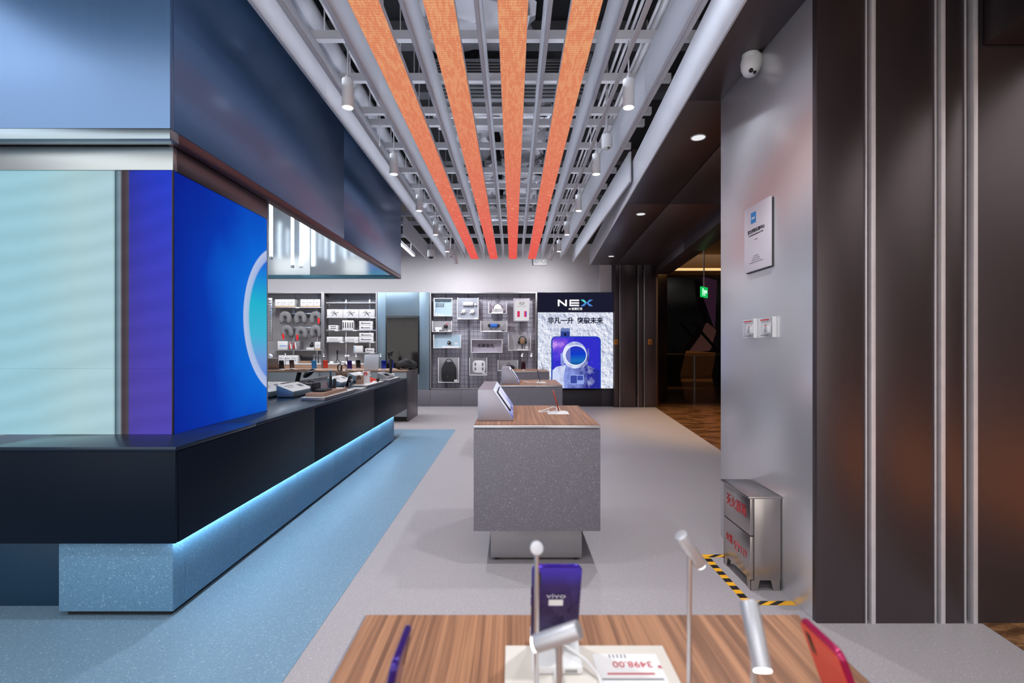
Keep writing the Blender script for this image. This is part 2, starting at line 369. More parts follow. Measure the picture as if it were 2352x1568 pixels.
m.rot(Matrix.Rotation(math.radians(47), 3, 'Z'), c).build('running_man', M['exit_white'], t)
for dx, dy in ((-.06, -.14), (.06, .14)): MB().tube([(c.x+dx, c.y+dy, c.z+.13), (c.x+dx, c.y+dy, 4.25)], .012, 8).build('hanger_rod', M['alu'], t)
# a dim shop window across the mall void
sw = thing('far_shop_display', 'dim pinkish shop window display across the mall', 'display', (9.3, 23.2, 0))
pk = glow('dim_pink', (96, 62, 56), .3); pk2 = glow('dim_orange', (120, 70, 36), .3); pk3 = glow('dim_violet', (84, 50, 74), .25)
MB().prism([(8.5, 1.1), (9.6, 1.2), (9.9, 2.2), (9.4, 2.6), (9.1, 1.9)], 'y', 23.4, 23.6).build('garment', pk, sw, .1)
MB().prism([(8.1, .0), (9.6, .0), (9.8, 1.1), (8.4, 1.2)], 'y', 23.3, 23.5).build('lit_plinth', pk2, sw, .05)
MB().prism([(9.3, 3.7), (9.8, 2.3), (9.9, 4.6), (9.2, 4.8)], 'y', 23.4, 23.6).build('banner', pk3, sw, .05)
MB().tube([(8.6, 23.2, 2.6), (9.9, 23.2, 1.1)], .07, 8).build('strut', M['black'], sw)

# ------------------------------------------------------------------ LED ceiling strips and fins
def strip_mat():
    t = NT('ceiling_led_picture'); x = t.pos()
    g = t.math('DIVIDE', t.math('SUBTRACT', x[1], 2.4), 8.6)
    base = t.ramp(g, [(0, lin((226, 158, 114))), (.12, lin((224, 148, 108))), (.35, lin((224, 124, 100))), (.6, lin((230, 102, 94))), (.85, lin((236, 78, 84))), (1, lin((240, 68, 78)))])
    n = t.noise(t.coord((26, 5, 1), True), 2.2, 4, .7)
    dk = t.mix(t.math('MULTIPLY', t.math('GREATER_THAN', n, .5), .45), base, lin((204, 80, 64)))
    ln_ = t.math('SINE', t.math('MULTIPLY', x[0], 2*PI/.011)); ln2 = t.math('SINE', t.math('MULTIPLY', x[1], 2*PI/.023))
    k = t.math('MULTIPLY', t.math('ADD', ln_, ln2), .09)
    lit = t.mix(t.math('ADD', t.math('MULTIPLY', n, .13), 0.0), dk, lin((255, 214, 150)))
    v = t.n('ShaderNodeTexVoronoi', feature='F1'); t.l(t.coord((1, 1, 1), True), v.inputs['Vector']); v.inputs['Scale'].default_value = 7
    ring = t.math('LESS_THAN', t.math('ABSOLUTE', t.math('SUBTRACT', v.outputs['Distance'], .18)), .035)
    far = t.math('MULTIPLY', ring, t.math('MULTIPLY', t.math('GREATER_THAN', x[1], 5.6), .45))
    col = t.mix(far, lit, lin((255, 176, 140)))
    return t.emit(col, t.math('ADD', 1.0, k))
M['led_strip'] = strip_mat()
ZS = 3.38
for i, xc in enumerate((-.862, -.43, 0.0, .43)):
    t = thing('ceiling_led_strip', 'long orange red LED screen strip on the ceiling, '+['leftmost of four', 'second from the left', 'third from the left', 'rightmost of four'][i], 'LED strip', (xc, 6, ZS), 'orange LED strips on the ceiling')
    bx('screen', (xc-.088, xc+.088, .2, 10.98, ZS, ZS+.006), M['led_strip'], t)
    bx('housing', (xc-.09, xc+.09, .19, 10.99, ZS+.006, ZS+.05), M['fin'], t, .002)
    bx('added_up_light', (xc-.03, xc+.03, .3, 10.9, ZS+.05, ZS+.06), M['added_batten'], t)  # unseen up-light added on top of the housing to lift the ceiling
fx = [(-1.95, 8.6), (-1.515, .4), (-1.085, .4), (-.648, .4), (-.215, .4), (.22, .4), (.655, .4), (1.075, .4), (1.36, 5.6)]
fl = ['far left white ceiling baffle beyond the hanging blue canopy', 'white ceiling baffle running along the edge of the blue canopy', 'white ceiling baffle just left of the leftmost LED strip',
      'white ceiling baffle between the first and second LED strips', 'white ceiling baffle between the second and third LED strips', 'white ceiling baffle between the third and rightmost LED strips',
      'white ceiling baffle just right of the rightmost LED strip', 'white ceiling baffle carrying the rail right of the spotlights', 'short white ceiling baffle next to the dark soffit']
for (x, y0), lb in zip(fx, fl):
    t = thing('ceiling_baffle', lb, 'baffle', (x, 6, ZS), 'white ceiling baffles')
    z0 = ZS if x < 1.3 else 3.3
    cuts = [y0]+[v for v in (3.9, 7.4) if v > y0+1]+[10.98]
    for a, b in zip(cuts, cuts[1:]): bx('baffle_blade', (x-.012, x+.012, a+.001, b-.001, z0, z0+.35), M['fin'], t, .002)
# cross rails
ORDW = 'first second third fourth fifth sixth seventh eighth ninth tenth eleventh twelfth thirteenth'.split()
for i, Y in enumerate((2.3, 3.0, 3.72, 4.3, 4.9, 5.16, 5.75, 6.55, 7.2, 7.95, 8.7, 9.35, 10.4)):
    t = thing('ceiling_cross_rail', 'white cross rail above the baffles, %s one going away from the camera' % ORDW[i], 'rail', (0, Y, 3.74), 'cross rails above the baffles')
    x0 = -1.55 if Y < 8.6 else -3.4
    bx('web', (x0, 1.4, Y-.025, Y-.021, 3.745, 3.81), M['rail'], t); bx('web', (x0, 1.4, Y+.021, Y+.025, 3.745, 3.81), M['rail'], t)
    bx('added_up_light', (x0+.02, 1.38, Y-.02, Y+.02, 3.77, 3.78), M['added_batten'], t)  # added glow strip hidden in the rail, lights the void above
    bx('bottom_flange', (x0, 1.4, Y-.025, Y+.025, 3.741, 3.745), M['rail'], t)
    for k, xx in enumerate((-1.45, -1.0, .58, 1.36)): MB().tube([(xx, Y, 3.78), (xx, Y, 4.7)], .006, 6).build('hanger_rod', M['rail'], t)
# long rail on the right baffle
cr = tag(bx('cable_rail', (1.1, 1.135, .4, 10.6, 3.40, 3.425), M['rail']), 'thin white rail fixed along the right ceiling baffle', 'rail')
bx('added_side_light', (1.1352, 1.139, .5, 10.5, 3.409, 3.417), M['added_track_glow'], cr)  # unseen strip added behind the rail to light the bulkhead
for x, lb in ((-1.35, 'slim white up-light track added beside the left row of spotlights'), (.79, 'slim white up-light track added beside the right row of spotlights')):
    lt = thing('added_light_track', lb, 'added light track', (x, 5.5, 3.385))
    bx('profile', (x-.016, x+.016, .4, 10.9, 3.385, 3.402), M['rail'], lt, .002); bx('added_up_light', (x-.006, x+.006, .42, 10.88, 3.402, 3.406), M['added_track_glow'], lt)  # profile and up-light are both added to brighten the baffle faces
    for Y in (2.3, 4.9, 7.2, 9.35): MB().tube([(x, Y, 3.406), (x, Y, 3.742)], .004, 6).build('hanger', M['rail'], lt)
# services: big round duct, conduits, foil duct, fan coil units
t = thing('round_air_duct', 'thick white round air duct above the left spotlights', 'duct', (-1.66, 5, 4.02))
MB().tube([(-1.66, .3, 4.02), (-1.66, 11.5, 4.02)], .125, 24).build('pipe', M['fin'], t)
for Y in (1.6, 3.2, 4.8, 6.4, 8.0, 9.6): MB().tube([(-1.66, Y-.03, 4.02), (-1.66, Y+.03, 4.02)], .132, 24).build('joint_collar', M['rail'], t)
for i, (x, z, r) in enumerate(((.74, 4.0, .013), (.8, 4.0, .013), (.86, 4.02, .02), (.93, 4.0, .013), (.98, 4.0, .013), (1.04, 4.03, .02), (1.11, 4.0, .013), (1.17, 4.04, .03), (-1.36, 3.95, .018), (-1.42, 3.95, .012), (1.28, 4.1, .018), (.68, 3.82, .012), (.71, 3.82, .012))):
    side = [8, 7, 6, 5, 4, 3, 2, 1, 0, 1, 0, 9, 10][i]
    MBo = MB().tube([(x, .3, z), (x, 10.9, z)], r, 10).build('conduit', M['rail'])
    tag(MBo, ('white conduit running lengthwise above the right spotlights, %s from the soffit' % ORDW[side] if x > 0 else ['thicker', 'thinner'][side]+' white conduit running lengthwise above the left spotlights'), 'pipe', 'ceiling conduits right' if x > 0 else 'ceiling conduits left')
def crumple(name, x0, x1, y0, y1, z0, z1, label, n=22, amp=.042):
    bm = bmesh.new(); ny = max(6, int((y1-y0)/.09)); prof = []
    per = 2*(x1-x0)+2*(z1-z0); k = max(16, int(per/.07))
    for i in range(k):
        a = 2*PI*i/k; ca, sa = math.cos(a), math.sin(a); e = .45
        prof.append(((x0+x1)/2+(x1-x0)/2*math.copysign(abs(ca)**e, ca), (z0+z1)/2+(z1-z0)/2*math.copysign(abs(sa)**e, sa)))
    rings = []
    for j in range(ny+1):
        Y = y0+(y1-y0)*j/ny; pin = .035 if j % 9 == 4 else 0
        rings.append([bm.verts.new((px+random.uniform(-amp, amp)-math.copysign(pin, px-(x0+x1)/2), Y+random.uniform(-.02, .02), pz+random.uniform(-amp, amp)+pin*(1 if pz < (z0+z1)/2 else -1))) for px, pz in prof])
    for a, b in zip(rings, rings[1:]):
        for i in range(k): bm.faces.new([a[i], a[(i+1) % k], b[(i+1) % k], b[i]])
    mb = MB(); mb.bm.free(); mb.bm = bm
    return tag(mb.build(name, M['foil'], None, 0, True, .45), label, 'duct')
crumple('foil_air_duct', -.82, .16, .3, 4.55, 4.15, 4.45, 'crumpled foil wrapped air duct nearest above the LED strips')
crumple('foil_air_duct', -.9, -.28, 4.7, 10.9, 4.14, 4.44, 'long foil wrapped duct above the two left LED strips')
crumple('foil_air_duct', -.15, .45, 5.6, 10.9, 4.13, 4.43, 'long foil wrapped duct above the two right LED strips')
crumple('foil_air_duct', -.85, .42, 5.15, 5.5, 3.84, 4.02, 'short crosswise foil duct behind the dark fan coil unit', amp=.03)
crumple('foil_air_duct', -.75, .5, 7.0, 7.4, 3.83, 4.02, 'crosswise foil duct in the middle of the ceiling', amp=.03)
crumple('foil_air_duct', -.9, .5, 9.2, 9.6, 3.83, 4.02, 'crosswise foil duct near the back wall', amp=.03)
for i, (x0, x1, Y) in enumerate(((-.75, .5, 4.48), (.5, .72, 4.4), (-1.25, -1.0, 6.9))):
    t = thing('fan_coil_unit', ['grey fan coil unit with black slotted outlet above the strips', 'small slotted grey grille box beside the right conduits', 'small slotted grey grille box beside the left baffle'][i], 'air conditioner', ((x0+x1)/2, Y, 3.98))
    bx('casing', (x0, x1, Y, Y+.45, 3.88, 4.06), plain('fcu_grey%d' % i, (120, 120, 126), .5, .4), t, .006)
    bx('outlet', (x0+.04, x1-.04, Y-.004, Y, 3.9, 4.04), M['black'], t)
    for k in range(5): bx('slat', (x0+.04, x1-.04, Y-.02, Y-.004, 3.91+k*.028, 3.915+k*.028), M['grey_metal'], t)
    for k in range(5): bx('slat', (x0+.04, x1-.04, Y+.06+k*.07, Y+.085+k*.07, 3.874, 3.88), M['black'], t)
for i, Y in enumerate((2.6, 5.0, 6.0, 8.2, 10.0)):
    tag(bx('deck_beam', (-7.9, 3.2, Y-.09, Y+.09, 4.5, 4.7), plain('beam_paint%d' % i, (104, 104, 110), .7)), 'grey steel beam under the dark deck, %s one from the camera' % ORDW[i], 'beam', 'deck beams')

# ------------------------------------------------------------------ pendants
def make_pendant(loc, label, group, tilt=0):
    x, Y, z = loc
    t = thing('pendant_spotlight', label, 'spotlight', (0, 0, 0), group)
    MB().lathe([(.038, .0), (.043, -.004), (.043, .21), (.040, .214), (0, .214)], (0, 0, 0), 28).build('body', M['white'], t)
    MB().lathe([(0, .004), (.037, .004), (.037, -.001), (0, -.001)], (0, 0, 0), 24).build('lens', M['lens'], t)
    MB().tube([(0, 0, .214), (0, 0, 3.742-3.23)], .006, 8).build('stem', M['rail'], t)
    MB().lathe([(.016, .214), (.016, .24), (0, .24)], (0, 0, 0), 16).build('collar', M['rail'], t)
    lamp('spot_beam', 'SPOT', (0, 0, -.012), 100, COOL, parent=t, spot_size=math.radians(95), spot_blend=.7, shadow_soft_size=.04)
    t.location = loc
    return t
ordn = ['first', 'second', 'third', 'fourth', 'fifth', 'sixth']
for side, X in (('left', -1.27), ('right', .89)):
    for k, Y in enumerate((3.72, 5.16, 6.55, 7.95, 9.35)):
        make_pendant((X, Y, 3.23), 'lit white cylinder pendant spotlight, %s from the camera in the %s row' % (ordn[k], side), '%s row of pendant spotlights' % side)
# two small unlit adjustable heads near the back wall; wall-wash lamps are added
for i, (x, y, ang) in enumerate(((1046, 596, -8), (1267, 589, 32))):
    c = P(x, y, 10.2)
    t = thing('adjustable_spotlight', ['small white unlit spotlight head beside the left dome cameras', 'tilted white spotlight head above the twin emergency lamp'][i], 'spotlight', c)
    MB().tube([(c.x, c.y, c.z-.09), (c.x, c.y, c.z+.09)], .04, 20).rot(Matrix.Rotation(math.radians(ang), 3, 'Y'), c).build('head', M['white'], t, .004)
    tg = Vector(((-1.2, 11.5, 1.8), (.3, 11.5, 1.8))[i]); dr = (tg-c).normalized()
    lamp('added_wall_wash', 'SPOT', c+dr*.12, 90, COOL, dr.to_track_quat('-Z', 'Y').to_euler(), t, spot_size=math.radians(155), spot_blend=1.0, shadow_soft_size=.06)
    MB().tube([c+Vector((math.sin(math.radians(ang))*.08, 0, .09)), (c.x+math.sin(math.radians(ang))*.08, c.y, 4.7)], .008, 8).build('stem', M['rail'], t)
# cameras
def dome(c, label, top, r, smoky=True, name='dome_camera'):
    t = thing(name, label, 'security camera', c)
    MB().lathe([(0, .1), (r*.95, .1), (r, .02), (r*.96, -.02), (r*.8, -.035), (0, -.035)], c, 28).build('housing', M['white'], t)
    MB().lathe([(0, -r*.95), (r*.35, -r*.9), (r*.62, -r*.68), (r*.72, -.034), (0, -.034)], c, 24).build('dome', M['blackgloss'] if smoky else M['white'], t)
    MB().tube([(c[0], c[1], c[2]+.1), (c[0], c[1], top)], .014, 10).build('drop_pole', M['rail'], t)
    if not smoky:
        MB().ball((c[0]+.01, c[1]-r*.5, c[2]-r*.62), r*.24).build('lens', M['blackgloss'], t)
        MB().ball((c[0]-r*.35, c[1]-r*.42, c[2]-r*.5), r*.14).build('infrared_led', M['blackgloss'], t)
    return t
dome(P(990, 586, 9.6), 'white dome camera with smoky black bubble on a ceiling pole', 3.9, .075)
dome(P(1035, 586, 9.9), 'small white turret camera between the spotlights near the back wall', 4.7, .06, False)
dome(P(1394, 333, 4.9), 'white pole mounted camera among the right ceiling conduits', 4.7, .055, False)
c = Vector((1.475, 3.0, 3.112))
t = thing('turret_camera', 'white turret camera under the dark soffit above the wall plaque', 'security camera', c)
R3 = Matrix.Rotation(math.radians(14), 3, 'Y') @ Matrix.Rotation(math.radians(-12), 3, 'X')
MB().lathe([(.062, .075), (.064, .04), (.056, .0), (.04, -.032), (.018, -.046), (0, -.048)], c, 28, R3).build('housing', M['white'], t)
MB().ball(c+Vector((-.016, -.038, -.03)), .013).build('lens', M['blackgloss'], t)
MB().ball(c+Vector((.008, -.036, -.04)), .01).build('infrared_led', M['blackgloss'], t)
MB().tube([c+Vector((0, 0, .06)), (c.x, c.y, 3.2)], .05, 24).build('mount', M['white'], t)
# twin emergency light on the back wall
c = P(1240, 602, 11.55)
t = thing('emergency_light', 'white twin head emergency light box high on the back wall', 'emergency light', c)
bx('box', (c.x-.16, c.x+.16, 11.5, 11.62, c.z-.075, c.z+.075), M['white'], t, .01)
for s_ in (-1, 1):
    MB().lathe([(0, 0), (.03, 0), (.038, .02), (.04, .05)], (c.x+s_*.085, 11.455, c.z+.01), 20, Matrix.Rotation(-PI/2, 3, 'X')).build('lamp_head', M['alu'], t)
# linear light beyond the canopy
a, b = P(915, 556, 8.9), P(955, 587, 10.2)
t = thing('linear_light', 'slim glowing linear ceiling light beyond the blue canopy', 'light', (a.x, 9.5, a.z))
bx('profile', (a.x-.03, a.x+.03, 8.6, 10.3, a.z+.004, a.z+.06), M['white'], t, .003)
bx('diffuser', (a.x-.026, a.x+.026, 8.62, 10.28, a.z, a.z+.004), M['tube'], t)
for Y in (8.9, 10.0): MB().tube([(a.x, Y, a.z+.06), (a.x, Y, 4.7)], .005, 6).build('hanger', M['rail'], t)
# ------------------------------------------------------------------ hanging canopy
XC, Y0, Y1, Z0, Z1 = -1.9, 2.68, 8.22, 2.54, 4.3
t = thing('hanging_canopy', 'large hanging blue metal canopy over the island counter', 'canopy', (-4, 5.4, Z0))
zr = Z0+.06
bx('front_panel', (-7.2, XC, Y0, Y0+.03, zr, Z1), M['canopy'], t, .003)
for a, b in ((Y0+.031, 5.44), (5.445, Y1)): bx('side_panel', (XC-.03, XC, a, b, zr, Z1), M['canopy'], t, .003)
for a, b in ((-7.2, -5.3), (-5.297, -3.42), (-3.417, XC-.031)): bx('inner_panel', (a, b, Y1-.06, Y1-.04, zr, Z1), M['canopy_in'], t, .002)
bx('inner_panel', (-7.17, -7.15, Y0+.04, Y1-.07, zr, Z1), M['canopy_in'], t)
bx('inner_panel', (XC-.06, XC-.04, Y0+.04, Y1-.07, zr, Z1), M['canopy_in'], t)
bx('top_plate', (-7.2, XC, Y0, Y1, Z1, Z1+.03), M['deck'], t)
bx('front_rim', (-7.2, XC+.002, Y0-.004, Y0+.07, Z0, zr-.002), M['steel_band'], t, .003)
bx('side_rim', (XC-.068, XC+.002, Y0+.071, Y1, Z0, zr-.002), M['brown_band'], t, .003)
bx('back_rim', (-7.2, XC-.07, Y1-.07, Y1, Z0, zr-.002), plain('teal_rim', (86, 138, 156), .4, .5), t, .003)
bx('back_panel', (-7.2, XC-.03, Y1-.03, Y1, zr, Z1), M['canopy'], t)
# glowing tubes hanging inside
tubes = [(-3.6, 7.2, 2.7), (-3.6, 7.9, 2.69), (-3.6, 6.4, 2.72), (-3.6, 5.6, 2.75), (-3.6, 4.8, 2.7), (-4.5, 7.6, 2.8), (-4.5, 6.2, 2.72), (-4.5, 4.9, 2.78), (-5.4, 6.9, 2.7), (-5.4, 5.4, 2.75), (-2.9, 5.2, 2.86), (-2.9, 4.2, 2.8)]
for i, (x, y, z) in enumerate(tubes):
    lb = ['bright vertical light tube inside the canopy, touching the LED column edge', 'bright vertical light tube inside the canopy, right of the first tube'][i] if i < 2 else 'vertical light tube hanging inside the canopy behind the LED column'
    q = thing('light_tube', lb, 'light tube', (x, y, z), 'light tubes in the canopy')
    MB().tube([(x, y, z+.03), (x, y, 4.0)], .024, 16).build('tube', M['tube'], q)
    MB().tube([(x, y, z-.01), (x, y, z+.03)], .026, 16).build('end_cap', M['alu'], q)
    MB().tube([(x, y, 4.0), (x, y, Z1-.001)], .005, 6).build('cable', M['rail'], q)

# ------------------------------------------------------------------ LED video column
def led_front():
    t = NT('led_front_picture'); x = t.pos()
    g = t.math('DIVIDE', t.math('ADD', x[0], 3.3), 1.35)
    def q(X): return (X+3.3)/1.35
    col = t.ramp(g, [(0, lin((152, 200, 216))), (q(-2.75), lin((158, 202, 216))), (q(-2.5), lin((172, 206, 212))), (q(-2.30), lin((174, 206, 216))), (q(-2.287), lin((160, 190, 196))), (q(-2.283), lin((54, 84, 92))),
                     (q(-2.275), lin((96, 120, 134))), (q(-2.255), lin((132, 150, 164))), (q(-2.248), lin((110, 116, 120))), (q(-2.244), lin((66, 58, 62))), (q(-2.206), lin((84, 76, 84))), (q(-2.20), lin((46, 56, 160))), (q(-2.1), lin((44, 60, 190))), (1, lin((40, 66, 206)))])
    low = t.math('MULTIPLY', t.math('GREATER_THAN', x[0], -2.203), t.math('MULTIPLY', t.math('SUBTRACT', 2.4, x[2]), .55))
    col = t.mix(t.math('MINIMUM', low, .7), col, lin((92, 74, 164)))
    n = t.noise(t.coord((1.2, 1, 1.2), True), 1.2, 3)
    ph = t.math('ADD', t.math('MULTIPLY', x[2], 46), t.math('ADD', t.math('MULTIPLY', n, 9), t.math('MULTIPLY', x[0], -9)))
    wv = t.math('MULTIPLY', t.math('SINE', ph), .045)
    sc = t.math('MULTIPLY', t.math('SINE', t.math('MULTIPLY', x[2], 700)), .05)
    return t.emit(col, t.math('ADD', .98, t.math('ADD', wv, sc)))
def led_side():
    t = NT('led_side_picture'); x = t.pos()
    dy = t.math('SUBTRACT', x[1], 4.11); dz = t.math('SUBTRACT', x[2], 1.61)
    d = t.math('SQRT', t.math('ADD', t.math('MULTIPLY', dy, dy), t.math('MULTIPLY', dz, dz)))
    n = t.noise(t.coord((1, 1, 1), True), 1.5, 3)
    bgk = t.math('ADD', t.math('MULTIPLY', t.math('SUBTRACT', 1.5, d), .75), t.math('MULTIPLY', t.math('SUBTRACT', n, .5), .35))
    bg = t.ramp(bgk, [(0, lin((14, 38, 150))), (.3, lin((12, 58, 178))), (.55, lin((14, 96, 214))), (.8, lin((20, 122, 232))), (1, lin((16, 130, 236)))])
    inz = t.math('ADD', t.math('DIVIDE', dz, 1.1), .5)
    ins = t.ramp(inz, [(0, lin((70, 110, 220))), (.2, lin((120, 160, 226))), (.38, lin((70, 190, 220))), (.6, lin((40, 190, 214))), (.82, lin((30, 130, 224))), (1, lin((52, 60, 214)))])
    sw = t.math('MULTIPLY', t.math('GREATER_THAN', t.math('SINE', t.math('MULTIPLY', d, 260)), .3), .22)
    ins = t.mix(sw, ins, lin((20, 110, 200)))
    ring = t.ramp(d, [(0, (0, 0, 0)), (.53, (0, 0, 0)), (.545, (.75, .75, .75)), (.6, (1, 1, 1)), (.607, (1, 1, 1)), (.615, (0, 0, 0))])
    col = t.mix(t.math('LESS_THAN', d, .6), bg, ins)
    col = t.mix(ring, col, lin((186, 200, 236)))
    sc = t.math('MULTIPLY', t.math('SINE', t.math('MULTIPLY', x[2], 700)), .05)
    return t.emit(col, t.math('ADD', .92, sc))
M['led_front'] = led_front(); M['led_side'] = led_side()
LX0, LX1, LY0, LY1 = -3.3, -1.95, 2.775, 3.83
t = thing('led_video_column', 'tall video screen column with pale and deep blue pictures', 'video screen', (-2.6, 3.3, .885))
bx('core', (LX0, LX1-.012, LY0+.012, LY1-.004, .886, 2.4), M['black'], t)
zs = [.887+(2.4-.887)*i/4 for i in range(5)]
for a, b in ((-3.3, -2.952), (-2.95, -2.622), (-2.62, -2.292), (-2.29, -1.951)):
    for z0, z1 in zip(zs, zs[1:]): bx('front_screen_module', (a, b-.001, LY0, LY0+.012, z0, z1-.0012), M['led_front'], t)
for a, b in ((2.776, 3.12), (3.12, 3.475), (3.475, 3.83)):
    for z0, z1 in zip(zs, zs[1:]): bx('side_screen_module', (LX1-.012, LX1, a+.0006, b-.0006, z0, z1-.0012), M['led_side'], t)
bx('corner_trim', (LX1-.006, LX1+.002, LY0-.002, LY0+.006, .887, 2.4), M['channel'], t)
for a, b in ((-3.3, -2.952), (-2.95, -2.622), (-2.62, -2.292), (-2.29, -1.951)):
    for z0, z1 in zip(zs, zs[1:]): bx('back_screen_module', (a, b-.001, LY1-.004, LY1+.01, z0, z1-.0012), M['led_side'], t)
bx('corner_trim', (LX1-.006, LX1+.003, LY1+.002, LY1+.012, .887, 2.4), plain('led_frame', (150, 156, 166), .4, .5), t)
bx('header_front', (LX0, LX1+.002, LY0-.004, LY0+.03, 2.402, 2.538), brushed('header_steel', (186, 196, 200), .38, (1, 40, 40), .05), t, .003)
bx('header_side', (LX1-.03, LX1+.002, LY0+.031, LY1+.02, 2.402, 2.538), brushed('header_side_metal', (120, 116, 122), .36, (40, 1, 40), .05), t, .003)
bx('light_stop_block', (LX0, LX1-.02, 2.752, LY1, 2.541, 2.85), M['channel'], t)  # unseen block added to stop tube light showing above the header
bx('header_core', (LX0, LX1-.031, LY0+.031, LY1+.015, 2.402, 2.538), M['channel'], t)

# ------------------------------------------------------------------ island counter
ZC = .885
t = thing('island_counter', 'long navy island counter on a glowing blue stone base', 'counter', (-2.3, 5, 0))
bx('countertop', (-2.64, -1.698, 2.435, 3.2, ZC-.02, ZC), M['navy_top'], t, .002)
bx('countertop', (-2.95, -1.698, 3.202, 7.76, ZC-.02, ZC), M['navy_top'], t, .002)
bx('front_panel', (-2.63, -1.703, 2.44, 2.46, .396, ZC-.022), M['navy'], t, .002)
for a, b in ((2.462, 4.15), (4.154, 5.93), (5.934, 7.75)): bx('side_panel', (-1.72, -1.7, a, b, .396, ZC-.022), M['navy'], t, .002)
bx('carcass', (-2.62, -1.722, 2.462, 3.2, .4, ZC-.024), M['channel'], t)
bx('carcass', (-2.93, -1.722, 3.2, 7.74, .4, ZC-.024), M['channel'], t)
bx('base_front', (-2.334, -1.75, 2.486, 2.5, .03, .398), M['blue_stone'], t, .001)
bb = [2.487, 2.58, 3.09, 3.92, 4.73, 5.58, 6.4, 7.11]
for a, b in zip(bb, bb[1:]): bx('base_side', (-1.762, -1.748, a+.001, b-.001, .03, .398), M['blue_stone'], t, .001)
bx('base_core', (-2.33, -1.764, 2.502, 7.105, .03, .396), M['channel'], t)
bx('toe_kick', (-2.31, -1.775, 2.51, 7.09, .002, .03), M['black'], t)
bx('rear_leg_panel', (-2.9, -2.34, 2.59, 2.62, 0.002, .397), brushed('deep_teal_panel', (34, 66, 92), .4, (40, 40, 1), .08, .4), t, .002)
bx('glow_strip', (-1.7275, -1.7215, 2.47, 7.1, .390, .3955), M['underglow'], t)
bx('glow_strip', (-2.3, -1.73, 2.462, 2.467, .391, .3955), plain('glow_off', (200, 220, 230), .5), t)
bx('rear_lip', (-2.98, -2.95, 3.9, 7.76, ZC-.1, ZC+.04), M['grey_metal'], t, .002)
# second counter behind it
t = thing('rear_counter', 'grey counter with pale wood top in front of the shelves', 'counter', (-4, 9.4, 0))
bx('wood_top', (-6.4, -1.965, 8.97, 9.83, .92, .95), M['wood_x'], t, .003)
bx('end_panel', (-1.965, -1.935, 8.96, 9.84, 0, .95), brushed('end_panel_metal', (112, 108, 110), .38, (50, 50, 1), .06, .8), t, .002)
xs_ = [-6.4, -5.5, -4.55, -3.6, -2.75, -1.966]
for a, b in zip(xs_, xs_[1:]): bx('front_panel', (a+.003, b-.003, 8.98, 9.0, .09, .918), M['counter_grey'], t, .002)
bx('carcass', (-6.39, -1.97, 9.001, 9.82, .09, .918), M['grey_metal'], t)
bx('toe_kick', (-6.39, -1.97, 9.03, 9.8, 0, .09), M['black'], t)
# cream desk inside the island
t = thing('cream_desk', 'cream white work desk behind the island counter', 'desk', (-4.3, 7, 0))
bx('desk_top', (-5.4, -3.25, 6.4, 7.6, .80, .84), M['cream'], t, .02)
for a, b in ((-5.3, 6.5), (-3.35, 6.5), (-5.3, 7.5), (-3.35, 7.5)): bx('leg', (a-.03, a+.03, b-.03, b+.03, 0.002, .8), M['white'], t)

# ------------------------------------------------------------------ display tables
def table(xc, yf, label, W=.8, D=1.0):
    t = thing('display_table', label, 'table', (xc, yf+D/2, 0), 'terrazzo display tables')
    x0, x1, y0, y1 = xc-W/2, xc+W/2, yf, yf+D
    bx('body', (x0+.001, x1-.001, y0+.001, y1-.001, .23, .872), M['table_stone'], t, .003)
    bx('shadow_gap', (x0+.008, x1-.008, y0+.008, y1-.008, .872, .877), M['black'], t)
    tr = bx('metal_tray', (x0, x1, y0, y1, .877, .896), M['alu'], t, .002)
    bx('wood_top', (x0+.006, x1-.006, y0+.006, y1-.006, .896, .9), M['wood'], tr)
    bs = bx('base', (x0+.104, x1-.104, y0+.1, y1-.1, .02, .23), M['grey_metal'], t, .003)
    for a in (x0+.14, x1-.14):
        for b in (y0+.14, y1-.14): MB().tube([(a, b, 0), (a, b, .022)], .018, 12).build('foot', M['black'], bs)
    return t
table(.127, -.11, 'wood topped display table in the foreground with phones and small lamps')
table(.152, 3.04, 'terrazzo display table in mid aisle with a single red phone')
table(.235, 6.18, 'terrazzo display table behind the mid aisle table')
table(.33, 9.66, 'farthest terrazzo display table before the wire grid wall')
def tprint():
    t = NT('terminal_print'); v = t.coord(); n = t.noise(v, 5, 4); x = t.n('ShaderNodeSeparateXYZ'); t.l(v, x.inputs[0])
    k = t.math('ADD', t.math('MULTIPLY', n, .8), t.math('MULTIPLY', x.outputs[2], 1.5))
    col = t.ramp(k, [(.35, lin((96, 110, 190))), (.5, lin((150, 160, 220))), (.62, lin((214, 218, 236))), (.9, lin((222, 224, 236)))])
    return t.bsdf(col, .25, 0, Emission_Color=col, Emission_Strength=.45)
M['tprint'] = tprint()
M['screen_lit'] = M['tprint']
